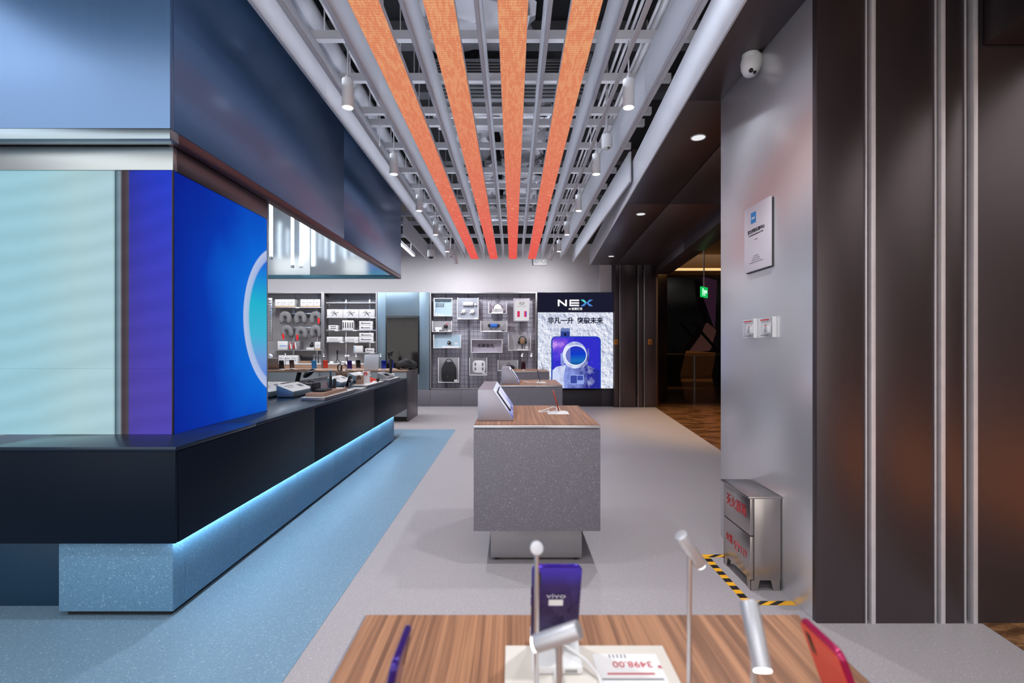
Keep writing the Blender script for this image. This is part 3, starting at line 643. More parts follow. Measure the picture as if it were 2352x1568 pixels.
def terminal(x0, y0, y1, label):
    z = .901; w_, h_, tp = .237, .205, .1
    t = thing('info_terminal', label, 'display stand', (x0+w_/2, (y0+y1)/2, z), 'wedge shaped info terminals')
    MB().prism([(x0, z), (x0+w_, z), (x0+w_-.004, z+.012), (x0+tp, z+h_), (x0, z+h_)], 'y', y0, y1).build('body', brushed('terminal_grey', (172, 170, 184), .42, (1, 30, 30), .04, .6), t, .002)
    ang = math.atan2(h_-.012, w_-.004-tp)
    def slope(u): return (x0+w_-.004-(w_-.004-tp)*u, z+.012+(h_-.012)*u)
    def slab(u0, u1, a, b, th, name, mat, t=t):
        (ax, az), (bx_, bz) = slope(u0), slope(u1); nx, nz = math.sin(ang)*th, math.cos(ang)*th
        return MB().prism([(ax, az), (ax+nx, az+nz), (bx_+nx, bz+nz), (bx_, bz)], 'y', a, b).build(name, mat, t, .001)
    slab(.01, .99, y0+.004, y1-.004, .003, 'print_panel', M['tprint'])
    tb = slab(.18, .86, y0+.09, y0+.47*(y1-y0)+.15, .013, 'tablet', M['black'])
    slab(.21, .83, y0+.10, y0+.47*(y1-y0)+.14, .0145, 'tablet_screen', M['tprint'], tb)
terminal(-.232, 3.2, 3.97, 'lilac grey wedge info terminal on the mid aisle table')
terminal(-.148, 6.3, 7.1, 'lilac grey wedge info terminal on the table behind')

# ------------------------------------------------------------------ column furniture
c = (1.53, 2.995, 2.07)
t = thing('wall_plaque', 'white authorised shop plaque with blue logo on the column', 'sign', (1.53, 2.995, 1.866))
bx('board', (1.508, 1.529, 2.84, 3.152, 1.866, 2.275), plain('plaque_face', (214, 208, 218), .5, var=.02), t, .002)
bx('backing', (1.522, 1.5295, 2.836, 3.148, 1.862, 2.27), M['ink'], t)
RC = (PI/2, 0, -PI/2)
lg = bx('logo_field', (1.5065, 1.508, 3.0, 3.062, 2.165, 2.232), M['sky_print'], t)
text('vivo', .026, M['white'], lg, (1.5058, 3.031, 2.197), RC, 'logo_lettering', bold=.0006)
text('官方授权体验中心', .026, M['ink'], t, (1.5072, 3.0, 2.115), RC, 'title_lettering', bold=.0006)
text('vivo Authorized Experience Center', .0125, M['ink'], t, (1.5072, 3.0, 2.092), RC, 'subtitle_lettering')
bx('print_line', (1.507, 1.508, 2.98, 3.02, 2.056, 2.06), M['grey_ink'], t)
for i, w_ in enumerate((.03, .045, .055, .085)): bx('print_line', (1.507, 1.508, 3.0-w_, 3.0+w_, 1.955-.013*i, 1.9585-.013*i), M['grey_ink'], t)
for i, (a, b) in enumerate(((3.025, 3.176), (2.805, 2.984))):
    t = thing('alarm_switch', ['switch under clear acrylic cover on the column, farther one', 'switch under clear acrylic cover on the column, nearer one'][i], 'switch', (1.53, (a+b)/2, 1.445), 'covered switches on the column')
    z0, z1 = 1.446, 1.566; ym = (a+b)/2
    bx('acrylic_plate', (1.506, 1.529, a, b, z0, z1), M['acrylic'], t, .002)
    bx('edge_strip', (1.505, 1.529, a-.004, a, z0, z1), M['acrylic_edge'], t)
    sp = bx('switch_plate', (1.514, 1.528, ym-.04, ym+.04, z0+.025, z0+.085), M['white'], t, .003)
    bx('rocker', (1.509, 1.514, ym-.014, ym+.014, z0+.032, z0+.062), M['alu'], sp, .002)
    bx('key_mark', (1.5125, 1.514, ym-.004, ym+.006, z0+.055, z0+.075), M['red_ink'], sp)
    bx('print_line', (1.505, 1.506, ym-.05, ym+.05, z0+.101, z0+.108), M['red_ink'], t); bx('print_line', (1.505, 1.506, ym-.04, ym+.04, z0+.092, z0+.095), M['grey_ink'], t)
    bx('print_line', (1.505, 1.506, ym-.045, ym+.045, z0+.011, z0+.014), M['ink'], t)
    for yy in (a+.01, b-.01):
        for zz in (z0+.01, z1-.01): MB().tube([(1.503, yy, zz), (1.507, yy, zz)], .004, 10).build('screw', M['alu'], t)
# fire extinguisher box
t = thing('extinguisher_box', 'stainless steel fire extinguisher box with red lettering by the column', 'fire box', (1.43, 2.93, 0))
x0, x1, y0, y1 = 1.352, 1.525, 2.752, 3.108
dl = MB().prism([(y0+.003, .062), (y1-.003, .062), (y1-.003, .308), (y0+.003, .308)], 'x', x0, x0+.02).build('lower_door', M['steel'], t, .002)
du = MB().prism([(y0+.003, .314), (y1-.003, .314), (y1-.003, .524), (y0+.003, .524)], 'x', x0, x0+.02).build('upper_door', M['steel'], t, .002)
bx('body', (x0+.022, x1, y0, y1, .06, .525), M['steel'], t, .002)
bx('lid', (x0-.014, x1+.002, y0-.006, y1+.012, .525, .537), M['steel'], t, .003)
bx('shadow_seam', (x0+.006, x0+.02, y0+.004, y1-.004, .3085, .3135), M['black'], t)
for a, b, d in ((y0, y0+.035, 1), (y1, y1-.035, -1)):                         # splayed sheet feet
    MB().prism([(a, .06), (b+.02*d, .06), (b, 0), (a, 0)], 'x', x0+.004, x0+.012).build('foot', M['steel'], t)
    MB().prism([(a, .06), (b+.02*d, .06), (b, 0), (a, 0)], 'x', x1-.012, x1-.004).build('foot', M['steel'], t)
for yy in (y0+.002, y1-.01):
    MB().prism([(x0+.004, .06), (x0+.055, .06), (x0+.04, 0), (x0+.004, 0)], 'y', yy, yy+.008).build('foot', M['steel'], t)
    MB().prism([(x1-.004, .06), (x1-.055, .06), (x1-.04, 0), (x1-.004, 0)], 'y', yy, yy+.008).build('foot', M['steel'], t)
text('灭火器箱', .078, M['red_ink'], du, (x0-.0008, 2.93, .43), RC, 'title_lettering', sx=.85)
text('火警', .056, M['red_ink'], dl, (x0-.0008, 3.02, .195), RC, 'lettering', sx=.85)
text('119', .066, M['red_ink'], dl, (x0-.0008, 2.835, .185), RC, 'lettering', sx=.8)
MB().tube([(x0, 2.955, .185), (x0, 2.95, .205), (x0, 2.93, .213), (x0, 2.905, .213), (x0, 2.885, .205), (x0, 2.88, .185)], .003, 6).build('phone_icon', M['red_ink'], dl)
MB().tube([(x0, 2.94, .165), (x0, 2.932, .195), (x0, 2.902, .195), (x0, 2.894, .165), (x0, 2.94, .165)], .003, 6).build('phone_icon', M['red_ink'], dl)
# hazard tape
def tape(ax, a, b, c0, c1, label):
    t = thing('hazard_tape', label, 'tape', ((a+b)/2 if ax == 'x' else (c0+c1)/2, (c0+c1)/2 if ax == 'x' else (a+b)/2, 0), 'hazard tape strips')
    def put(u0, u1, v0, v1, z, name, mat, sl=0):
        pts = [(u0, v0), (u1, v0), (u1+sl, v1), (u0+sl, v1)]
        if ax == 'y': pts = [(q, p) for p, q in pts]
        MB().prism(pts, 'z', .0005, z).build(name, mat, t)
    put(a, b, c0, c1, .0012, 'yellow_band', M['yellow'])
    n = 0; u = a+.03; sl = .07 if ax == 'x' else 0
    while u+.045+sl <= b+.001: put(u, u+.045, c0+.0004, c1-.0004, .0017, 'black_stripe', M['black'], sl); u += .09
tape('y', 2.645, 3.19, 1.255, 1.3, 'yellow and black hazard tape on the floor running beside the box')
tape('x', 1.255, 1.527, 2.6, 2.643, 'yellow and black hazard tape in front of the box')
tape('x', 1.255, 1.527, 3.192, 3.235, 'yellow and black hazard tape behind the box')
# ------------------------------------------------------------------ back display wall
YB = 11.26
def X_(x, Y=YB): return (x-CX)*Y/F
def Z_(y, Y=YB): return H-(y-CY)*Y/F
ZT, ZB = Z_(671), Z_(893)
t = thing('plinth', 'dark grey stone plinth under the display wall', 'plinth', (-1, YB, 0))
xs_ = [X_(v) for v in (560, 745, 868, 988, 1060, 1150, 1232)]
for a, b in zip(xs_, xs_[1:]): bx('plinth_panel', (a+.002, b-.002, YB, YB+.3, 0, ZB-.02), M['table_stone'], t, .002)
for a, b in ((1233, 1380), (1380, 1409)): bx('plinth_panel', (X_(a)+.002, X_(b)-.002, YB-.03, YB+.03, 0, ZB-.02), plain('black_plinth%d' % a, (50, 48, 56), .5, .2), t, .002)
def frame(x0, x1, name, label, cat, back, fm, depth=.29, fw=.03, top=ZT, bot=ZB):
    a, b = X_(x0), X_(x1)
    t = thing(name, label, cat, ((a+b)/2, YB+depth/2, bot))
    bx('side', (a, a+fw, YB, YB+depth, bot, top), fm, t, .002); bx('side', (b-fw, b, YB, YB+depth, bot, top), fm, t, .002)
    bx('top', (a+fw, b-fw, YB, YB+depth, top-fw, top), fm, t, .002); bx('bottom', (a+fw, b-fw, YB, YB+depth, bot-.015, bot+.015), fm, t, .002)
    bx('back', (a+fw, b-fw, YB+depth-.02, YB+depth, bot, top-fw), back, t)
    return t
def shelf(t, x0, x1, y, d=.26, th=.022):
    z = Z_(y); bx('shelf', (X_(x0), X_(x1), YB+.005, YB+d, z-th, z), M['alu'], t, .002); return z
bayA = frame(560, 741, 'shelf_bay', 'grey metal shelf bay holding neck pillows and white boxes', 'shelf', M['bay_back'], M['grey_metal'])
bayB = frame(741.5, 866, 'shelf_bay', 'grey metal camera shelf bay with white boxes and tripod', 'shelf', M['bay_back'], M['grey_metal'])
for t, xs2 in ((bayA, (663, 718)), (bayB, (786, 842))):
    for x in xs2: bx('slotted_upright', (X_(x)-.02, X_(x)+.02, YB+.245, YB+.268, ZB+.03, ZT-.04), M['alu'], t, .002)
zA1 = shelf(bayA, 622, 737, 705); zA2 = shelf(bayA, 622, 738, 803)
for y in (719, 752):
    z = Z_(y); bx('pillow_rail', (X_(634), X_(738), YB+.16, YB+.185, z-.02, z+.015), M['alu'], bayA, .003)
bx('side_grille', (X_(612), X_(624), YB+.02, YB+.06, Z_(783), Z_(684)), M['alu'], bayA, .003)
for i in range(16): bx('grille_slot', (X_(613.5), X_(622.5), YB+.012, YB+.02, Z_(781-6*i), Z_(779-6*i)), M['grey_ink'], bayA)
zB0 = shelf(bayB, 749, 862, 694.5); zB1 = shelf(bayB, 749, 863, 728.5); zB2 = shelf(bayB, 749, 863, 757.5); zB3 = shelf(bayB, 749, 863, 784.5); zB4 = shelf(bayB, 811, 863, 809)
for t, x0, x1 in ((bayA, 612, 738), (bayB, 748, 862)):
    bx('ledge', (X_(x0), X_(x1), YB+.01, YB+.26, ZB+.05, Z_(837)), M['wood_x'], t, .003)
    bx('ledge_tray', (X_(x0), X_(x1), YB+.005, YB+.265, Z_(837), Z_(834.5)), M['white'], t, .002)
text('拍照', .125, M['ink'], bayB, (X_(761), YB-.002, Z_(688.5)), name='sign_lettering', bold=.002)
text('/CAMERA', .085, M['ink'], bayB, (X_(789), YB-.002, Z_(690)), name='sign_lettering', bold=.001)
for (t, x, z) in ((bayA, 683, zA1), (bayB, 773, zB2), (bayB, 815, zB2), (bayB, 785, zB3), (bayB, 818, zB3), (bayB, 855, zB3), (bayB, 855, zB1), (bayB, 855, zB4)):
    bx('price_strip', (X_(x)-.045, X_(x)+.045, YB-.001, YB+.005, z-.026, z+.002), M['white'], t)
ZL = Z_(834.5)
def carton(x0, x1, zb, h, label, dec=None, d=.16, grp='white boxes on the shelves', y0=.03, name='product_box', mt=None):
    a, b = X_(x0), X_(x1)
    t = thing(name, label, 'box', ((a+b)/2, YB+y0+d/2, zb), grp)
    bx('carton', (a+.002, b-.002, YB+y0, YB+y0+d, zb+.001, zb+h), mt or M['box_white'], t, .003)
    yf = YB+y0
    if dec == 'stripe': bx('tan_stripe', (a+.003, b-.003, yf-.001, yf, zb+.003, zb+.028), M['tan'], t); bx('print', ((a+b)/2-.03, (a+b)/2+.03, yf-.001, yf, zb+h*.55, zb+h*.6), M['grey_ink'], t)
    if dec == 'plant':
        for k in range(5): MB().tube([((a+b)/2, yf-.001, zb+h*.5), ((a+b)/2+.1*math.cos(k*1.2+.4), yf-.001, zb+h*.5+.07*math.sin(k*1.2+.4))], .006, 5).build('print', M['grey_ink'], t)
        MB().tube([((a+b)/2-.06, yf-.002, zb+h*.82), ((a+b)/2+.05, yf-.002, zb+h*.3)], .005, 5).build('print', M['ink'], t)
    if dec == 'bars':
        n = 5; 
        for k in range(n): xx = a+(b-a)*(k+.5)/n; bx('print', (xx-.011, xx+.011, yf-.001, yf, zb+h*.2, zb+h*.8), M['ink'], t)
    if dec == 'stick':
        bx('print', (a+(b-a)*.25, b-(b-a)*.18, yf-.001, yf, zb+h*.42, zb+h*.56), M['ink'], t)
        MB().tube([(a+(b-a)*.25, yf-.0005, zb+h*.5), (a+(b-a)*.16, yf-.0005, zb+h*.62)], .012, 6).build('print', M['ink'], t)
    if dec == 'two':
        for q in (.25, .65): bx('print', (a+(b-a)*.2, b-(b-a)*.2, yf-.001, yf, zb+h*q, zb+h*(q+.14)), M['ink'], t)
    if dec == 'text':
        for q in (.35, .6): bx('print', (a+(b-a)*.15, b-(b-a)*.3, yf-.001, yf, zb+h*q, zb+h*(q+.06)), M['grey_ink'], t)
    if dec == 'blue':
        for q in (.2, .45, .7): bx('print', (a+.012, a+.03, yf-.001, yf, zb+h*q, zb+h*(q+.14)), M['sky_print'], t)
    if dec == 'band': bx('print', (a+(b-a)*.2, b-(b-a)*.1, yf-.001, yf, zb+h*.42, zb+h*.5), M['sky_print'], t)
    return t
for g, (x0, nm) in enumerate(((630, 'left'), (688.5, 'right'))):
    for k in range(3): carton(x0+15.2*k, x0+15.2*(k+1), zA1, .185, 'white box with tan stripe, %s in the %s trio above the pillows' % (('left', 'middle', 'right')[k], nm), 'stripe')
carton(636, 659.5, zA2, .2, 'white box with blue line on shelf under the pillows', 'band')
t = carton(660, 687, zA2, .2, 'grey open display box with red and white contents', None, mt=M['grey_metal'])
for k, (x, m) in enumerate(((664, 'red'), (668, 'white'), (673, 'red_ink'), (679, 'white'))): MB().tube([(X_(x), YB+.028, zA2+.02), (X_(x+2.5*(-1)**k), YB+.024, zA2+.17)], .017, 6).build('insert', M[m], t)
carton(702, 720, zA2, .05, 'flat white box under the small black robot', None)
carton(721.5, 735, zA2, .185, 'tall white box with tan foot beside the robot', 'stripe')
c = Vector((X_(711.5), YB+.1, zA2+.052))
t = thing('toy_robot', 'small round black gadget on a flat white shelf box', 'gadget', c)
MB().ball(c+Vector((0, 0, .045)), .045).build('body', M['black'], t); MB().ball(c+Vector((0, 0, .1)), .032).build('head', M['black'], t); MB().ball(c+Vector((-.01, -.03, .105)), .012).build('lens', M['alu'], t)
for k in range(3): carton(638+15*k, 653+15*k, ZL, .19, 'cream box on the wooden ledge, %s of three under the shelf' % ('left', 'middle', 'right')[k], 'text')
t = thing('glasses_case', 'open black case on a wood block on the ledge', 'case', (X_(700), YB+.1, ZL))
bx('wood_block', (X_(687), X_(711), YB+.02, YB+.18, ZL+.001, ZL+.06), M['wood_x'], t, .003)
bx('case_tray', (X_(690), X_(709), YB+.03, YB+.1, ZL+.06, ZL+.085), M['black'], t, .006); bx('case_lid', (X_(690), X_(709), YB+.1, YB+.12, ZL+.06, ZL+.15), M['black'], t, .006)
t = thing('brush_panel', 'white panel with black electric toothbrushes on the ledge', 'display', (X_(724), YB+.15, ZL))
bx('panel', (X_(712), X_(737), YB+.18, YB+.2, ZL, ZL+.21), M['white'], t, .003)
for x in (719, 725.5, 733):
    MB().tube([(X_(x), YB+.14, ZL), (X_(x), YB+.14, ZL+.1), (X_(x), YB+.14, ZL+.17)], .014, 8, r1=.006).build('toothbrush', M['ink'], t)
for k, x in enumerate((749.5, 786.5, 823.5)): carton(x, x+36.5, zB1, .19, 'wide white box with plant drawing, %s on its shelf' % ('left', 'middle', 'right')[k], 'plant')
carton(753, 775, zB2, .11, 'small white box with two dark bars on camera shelf', 'two'); carton(785, 811, zB2, .225, 'square white box with five dark upright bars', 'bars')
carton(824, 855, zB2, .105, 'lower white selfie stick box beside the five bar box', 'stick'); carton(824, 855.5, zB2+.107, .1, 'upper white selfie stick box beside the five bar box', 'stick')
carton(749, 786, zB3, .115, 'low wide white carton at left of third camera shelf', 'text'); carton(791, 822, zB3, .115, 'low wide white carton in the middle of third camera shelf', 'text')
carton(824, 857, zB3, .105, 'lower white stick box on the third camera shelf', 'stick'); carton(824, 857.5, zB3+.107, .1, 'upper white stick box on the third camera shelf', 'stick')
carton(811, 832, zB4, .155, 'white box with blue marks on the short shelf', 'blue'); carton(838, 859, zB4, .095, 'small white box with black print on the short shelf', 'stick')
# neck pillows: U of fabric hanging on the rails
def pillow_mesh():
    mb = MB(); pts = []
    for k in range(17):
        u = k/16
        if u < .25: pts.append(Vector((.07+.016*math.sin(u*4*PI/2), 0, -.1+.1*u*4)))
        elif u > .75: pts.append(Vector((-.07-.016*math.sin((1-u)*4*PI/2), 0, -.1+.1*(1-u)*4)))
        else: a = (u-.25)*2*PI; pts.append(Vector((.086*math.cos(a), 0, .082*math.sin(a))))
    seg = 12; rings = []
    for i, p in enumerate(pts):
        tt = (pts[min(i+1, 16)]-pts[max(i-1, 0)]).normalized(); u = Vector((0, 1, 0)); w_ = tt.cross(u)
        e = min(i, 16-i); r = .054*(min(1, .55+e*.25))+random.uniform(-.003, .003)
        rings.append([mb.v(p+(u*math.cos(2*PI*k/seg)*r*.95+w_*math.sin(2*PI*k/seg)*r*random.uniform(.95, 1.05))) for k in range(seg)])
    for a, b in zip(rings, rings[1:]):
        for k in range(seg): mb.bm.faces.new([a[k], a[(k+1) % seg], b[(k+1) % seg], b[k]])
    mb.bm.faces.new(rings[0][::-1]); mb.bm.faces.new(rings[-1])
    return mb
base = None
PSC = Matrix.Diagonal((1.06, 1.0, 1.28))
pl = [(651, 730, 0, 'top row left'), (686, 730, 0, 'top row middle'), (722, 730, 1, 'top row right'), (655, 762, 1, 'bottom row left'), (688, 765, 1, 'bottom row middle'), (722, 762, 0, 'bottom row right')]
for x, y, red, where in pl:
    c = Vector((X_(x), YB+.1, Z_(y)))
    t = thing('neck_pillow', 'grey U shaped neck pillow hanging in the shelf bay, '+where, 'pillow', (0, 0, 0), 'neck pillows on the rails')
    if base is None:
        pm = pillow_mesh()
        for v in pm.bm.verts: v.co = PSC @ v.co
        base = pm.build('cushion', M['grey_fabric'], t, 0, True, 3)
    else: o = base.copy(); C.objects.link(o); o.parent = t
    MB().tube([(0, .0, .08), (0, .07, .13)], .006, 6).build('loop', M['black'], t)
    if red: MB().box(-.1, -.055, -.06, -.055, -.16, -.03).build('red_tag', M['red'], t)
    else: MB().tube([(-.05, -.03, -.1), (.05, -.03, -.1)], .005, 6).build('strap', M['ink'], t)
    if x == 722 and red:
        for o in t.children:
            if o.name.startswith('red_tag'): o.location.x = .16; o.location.z = .03
    t.location = c; t.rotation_euler[1] = random.uniform(-.15, .15)
# gadgets on camera ledge
c = Vector((X_(771), YB+.1, ZL))
t = thing('mini_tripod', 'black mini tripod with phone clamp on the ledge', 'tripod', c)
for k in range(3): a = k*2.1+.5; MB().tube([c+Vector((0, 0, .1)), c+Vector((.09*math.cos(a), .07*math.sin(a), .006))], .006, 6).build('leg', M['black'], t)
MB().tube([c+Vector((0, 0, .09)), c+Vector((0, 0, .22))], .012, 8).build('grip', M['black'], t); bx('clamp', (c.x-.015, c.x+.02, c.y-.015, c.y+.015, c.z+.22, c.z+.31), M['black'], t, .004)
c = Vector((X_(794), YB+.1, ZL))
t = thing('ear_bud_stand', 'white round twin gadget on a black foot on the ledge', 'gadget', c)
MB().tube([c, c+Vector((0, 0, .14))], .01, 8).build('foot', M['black'], t); MB().ball(c+Vector((-.03, 0, .17)), .032).build('bud', M['white'], t); MB().ball(c+Vector((.03, 0, .17)), .032).build('bud', M['white'], t)
for k, x in enumerate((756, 783, 792.5, 806)):
    tag(MB().prism([(YB+.02, ZL+.001), (YB+.07, ZL+.001), (YB+.05, ZL+.05), (YB+.045, ZL+.05)], 'x', X_(x), X_(x+8)).build('price_card', M['white'], None, .001), 'small white price card on camera ledge, %s from the left' % ORDW[k], 'card', 'price cards on the ledge')
# blue grey cabinet with touch kiosk
a, b = X_(867), X_(986)
t = thing('kiosk_cabinet', 'blue grey metal cabinet front holding a black touch screen', 'cabinet', ((a+b)/2, YB, ZB))
xs_ = [X_(v) for v in (867, 886, 963, 986)]
for p, q in zip(xs_, xs_[1:]):
    if abs(p-X_(886)) < 1e-6: bx('panel', (p+.001, q-.001, YB, YB+.3, Z_(726)+.004, ZT), M['bluegrey_metal'], t, .002); bx('panel', (p+.001, q-.001, YB, YB+.3, ZB-.02, Z_(858)-.004), M['bluegrey_metal'], t, .002)
    else: bx('panel', (p+.001, q-.001, YB, YB+.3, ZB-.02, ZT), M['bluegrey_metal'], t, .002)
t = thing('touch_kiosk', 'tall black glossy touch screen set in the blue grey cabinet', 'screen', (X_(924), YB, Z_(858)))
bx('bezel', (X_(886.5), X_(962.5), YB-.02, YB+.05, Z_(858), Z_(726)), M['black'], t, .006)
bx('glass', (X_(889), X_(960), YB-.022, YB-.02, Z_(855), Z_(730)), M['blackgloss'], t)
MB().ball((X_(924), YB-.022, Z_(728)), .008).build('camera_eye', M['alu'], t)

# wire grid wall
gw = frame(987, 1233, 'grid_display_frame', 'grey recessed frame of the wire grid display', 'display frame', brushed('grid_backing', (186, 184, 198), .42, (40, 40, 1), .04, .1), M['grey_metal'], .26, .03)
gd = thing('wire_grid', 'dark wire grid with square mesh on the display wall', 'grid', (X_(1110), YB+.14, ZB))
wm = plain('wire_dark', (96, 96, 112), .4, .3); um = plain('upright_grey', (120, 118, 132), .4, .3)
x = 991.5
while x < 1229: MB().tube([(X_(x), YB+.15, ZB+.02), (X_(x), YB+.15, ZT-.035)], .0034, 5).build('wire', wm, gd); x += 10.5
y = 679.0
while y < 889: MB().tube([(X_(990), YB+.143, Z_(y)), (X_(1230), YB+.143, Z_(y))], .0034, 5).build('wire', wm, gd); y += 10.2
for x in (1021, 1074, 1143, 1195): bx('grid_upright', (X_(x)-.02, X_(x)+.02, YB+.2, YB+.22, ZB+.02, ZT-.04), um, gd)
YD = YB+.02
def tray(x0, y0, x1, y1, label, full=False, back=None, grp='acrylic display trays'):
    a, b, zt, zb = X_(x0, YD), X_(x1, YD), Z_(y0, YD), Z_(y1, YD)
    t = thing('acrylic_tray', label, 'display box', ((a+b)/2, YD+.06, zb), grp)
    e = .014
    bx('bottom', (a, b, YD, YD+.115, zb, zb+e), M['acrylic_edge'], t, .002)
    bx('side', (a, a+e, YD, YD+.115, zb+e, zt), M['acrylic_edge'], t, .002); bx('side', (b-e, b, YD, YD+.115, zb+e, zt), M['acrylic_edge'], t, .002)
    if full: bx('top', (a+e, b-e, YD, YD+.115, zt-e, zt), M['acrylic_edge'], t, .002)
    bx('back', (a+e, b-e, YD+.105, YD+.115, zb+e, zt-(e if full else 0)), back or M['acrylic'], t)
    return t, a, b, zb, zt
bl_ = plain('pale_blue_card', (172, 196, 212), .5, var=.04); lil = plain('lilac_card', (170, 164, 178), .5, var=.04); gc = plain('grey_card', (160, 158, 164), .5, var=.04)
t, a, b, zb, zt = tray(996, 684, 1039, 726, 'square framed pale blue lifestyle poster on the wire grid', True, bl_)
text('New Lifestyle', .062, M['ink'], t, (a+.035, YD+.1, zt-.075), align='LEFT'); text('爱好生活\n敢去玩乐', .05, M['ink'], t, (a+.035, YD+.1, zt-.165), align='LEFT')
for k in range(3): bx('print', (a+.03+.06*k, a+.06+.06*k, YD+.1, YD+.104, zb+.02, zb+.09-.015*k), M['white'], t)
peg = plain('pegboard', (150, 156, 170), .5)
tB, a, b, zb, zt = tray(1050, 683, 1099, 733, 'square pegboard tray with white wall mounted gadgets', False, peg)
for i in range(12):
    for j in range(12): bx('peg_slot', (a+.03+.038*i, a+.042+.038*i, YD+.102, YD+.105, zb+.03+.04*j, zb+.042+.04*j), M['white'], tB)
t = thing('white_hair_tool', 'white capsule shaped gadget at the top of the pegboard', 'gadget', (X_(1074), YD+.06, Z_(697)))
MB().tube([(X_(1063), YD+.07, Z_(697)), (X_(1086), YD+.07, Z_(697))], .048, 16).build('body', M['white'], t, .012); MB().ball((X_(1091), YD+.06, Z_(698.5)), .028).build('knob', M['white'], t)
for x, y, w_ in ((1064, 714, 'left'), (1084, 714.5, 'right')):
    t = thing('white_earbud', 'round white ear bud on the pegboard, %s one' % w_, 'earbud', (X_(x), YD+.06, Z_(y)), 'ear buds on the pegboard')
    MB().ball((X_(x), YD+.06, Z_(y)), .05, .035, .05).build('bud', M['white'], t); MB().tube([(X_(x-1), YD+.06, Z_(y)), (X_(x-6), YD+.06, Z_(y+4))], .016, 8).build('tail', M['white'], t)
for x in (1055, 1093): bx('price_card', (X_(x-3), X_(x+3), YD+.005, YD+.012, zb+.015, zb+.04), M['white'], tB)
t, a, b, zb, zt = tray(1122, 694, 1164, 720, 'acrylic tray with white dome and comb on the grid', False, lil)
bx('price_card', (X_(1155), X_(1161), YD+.005, YD+.012, zb+.015, zb+.035), M['ink'], t)
t = thing('comb_gadget', 'white domed gadget with comb teeth in an acrylic tray', 'gadget', (X_(1143), YD+.06, zb+.014))
bx('base', (X_(1128), X_(1155), YD+.03, YD+.09, zb+.015, zb+.035), M['white'], t, .004)
mb = MB(); pr = [(X_(1143)+.1*math.cos(q*PI/10), zb+.11+.12*math.sin(q*PI/10)) for q in range(11)]; mb.prism(pr, 'y', YD+.05, YD+.09).build('dome', M['white'], t, .01)
pr = [(X_(1143)+.115*math.cos(q*PI/10), zb+.11+.135*math.sin(q*PI/10)) for q in range(11)]; MB().prism(pr, 'y', YD+.091, YD+.1).build('dome_rim', M['ink'], t)
for k in range(9): bx('tooth', (X_(1130.5+2.9*k), X_(1132+2.9*k), YD+.035, YD+.05, zb+.035, zb+.13), M['white'], t)
t = thing('phone_poster', 'white phone poster in a grey frame on the wire grid', 'poster', (X_(1198), YD+.06, Z_(738)))
bx('frame', (X_(1179, YD), X_(1217, YD), YD+.03, YD+.06, Z_(738), Z_(684.5)), lil, t, .004)
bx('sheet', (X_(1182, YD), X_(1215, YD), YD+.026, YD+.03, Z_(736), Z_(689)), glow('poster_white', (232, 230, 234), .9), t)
text('X23', .075, M['ink'], t, (X_(1198.5, YD), YD+.024, Z_(696)), bold=.001); [bx('print_line', (X_(1198.5-w_, YD), X_(1198.5+w_, YD), YD+.023, YD+.026, Z_(y+.7), Z_(y)), M['grey_ink'], t) for w_, y in ((5, 699), (10.5, 702.5))]
pkk = glow('phone_print_pink', (226, 60, 110), .9)
for x in (1191, 1207): bx('phone_print', (X_(x-3), X_(x+3), YD+.022, YD+.026, Z_(727.5), Z_(714)), pkk, t, .002)
bx('phone_print', (X_(1208), X_(1210), YD+.02, YD+.022, Z_(725), Z_(716)), M['blue_gloss'], t)
t, a, b, zb, zt = tray(992, 736.5, 1038, 762, 'acrylic tray with white box and round black speaker', False, gc)
bx('price_card', (b-.09, b-.03, YD+.005, YD+.012, zb+.018, zb+.045), M['white'], t)
t = thing('gadget_carton', 'small white carton inside an acrylic tray', 'box', (X_(1006), YD+.06, zb+.014)); bx('carton', (X_(998), X_(1014), YD+.03, YD+.09, zb+.045, zb+.11), M['white'], t, .003); bx('stand', (X_(1000), X_(1008), YD+.03, YD+.09, zb+.015, zb+.045), M['white'], t, .003)
t = thing('round_speaker', 'round black speaker with red strap in an acrylic tray', 'speaker', (X_(1022.5), YD+.06, zb+.014))
MB().ball((X_(1022.5), YD+.06, zb+.125), .052, .045, .052).build('body', M['black'], t); MB().tube([(X_(1024), YD+.05, zb+.17), (X_(1026), YD+.05, zb+.22), (X_(1029), YD+.05, zb+.2), (X_(1027), YD+.05, zb+.15)], .006, 6).build('strap', M['red'], t)
MB().tube([(X_(1022.5), YD+.06, zb+.015), (X_(1022.5), YD+.06, zb+.08)], .02, 8).build('stand', M['acrylic'], t)
t, a, b, zb, zt = tray(1103.5, 736.5, 1165, 762, 'wide acrylic tray holding a blue patterned speaker', False, gc)
bx('price_card', (X_(1152), X_(1159), YD+.005, YD+.012, zb+.018, zb+.04), M['ink'], t)
t = thing('blue_speaker', 'blue and black capsule speaker in an acrylic tray', 'speaker', (X_(1134), YD+.06, zb+.014))
MB().tube([(X_(1126), YD+.06, zb+.15), (X_(1142), YD+.06, zb+.15)], .044, 16).build('body', plain('speaker_blue', (46, 110, 200), .4, var=.5, scale=25), t)
for x in (1124, 1144): MB().ball((X_(x), YD+.06, zb+.15), .042).build('end_cap', M['black'], t)
bx('stand', (X_(1109), X_(1158), YD+.03, YD+.09, zb+.015, zb+.03), M['white'], t, .003); MB().tube([(X_(1134), YD+.06, zb+.03), (X_(1134), YD+.06, zb+.11)], .015, 8).build('stem', M['acrylic'], t)
t, a, b, zb, zt = tray(995, 768, 1059, 799.5, 'wide acrylic tray with pale blue back and black gadget', False, bl_)
bx('price_card', (X_(1044), X_(1051), YD+.005, YD+.012, zb+.09, zb+.13), M['white'], t)
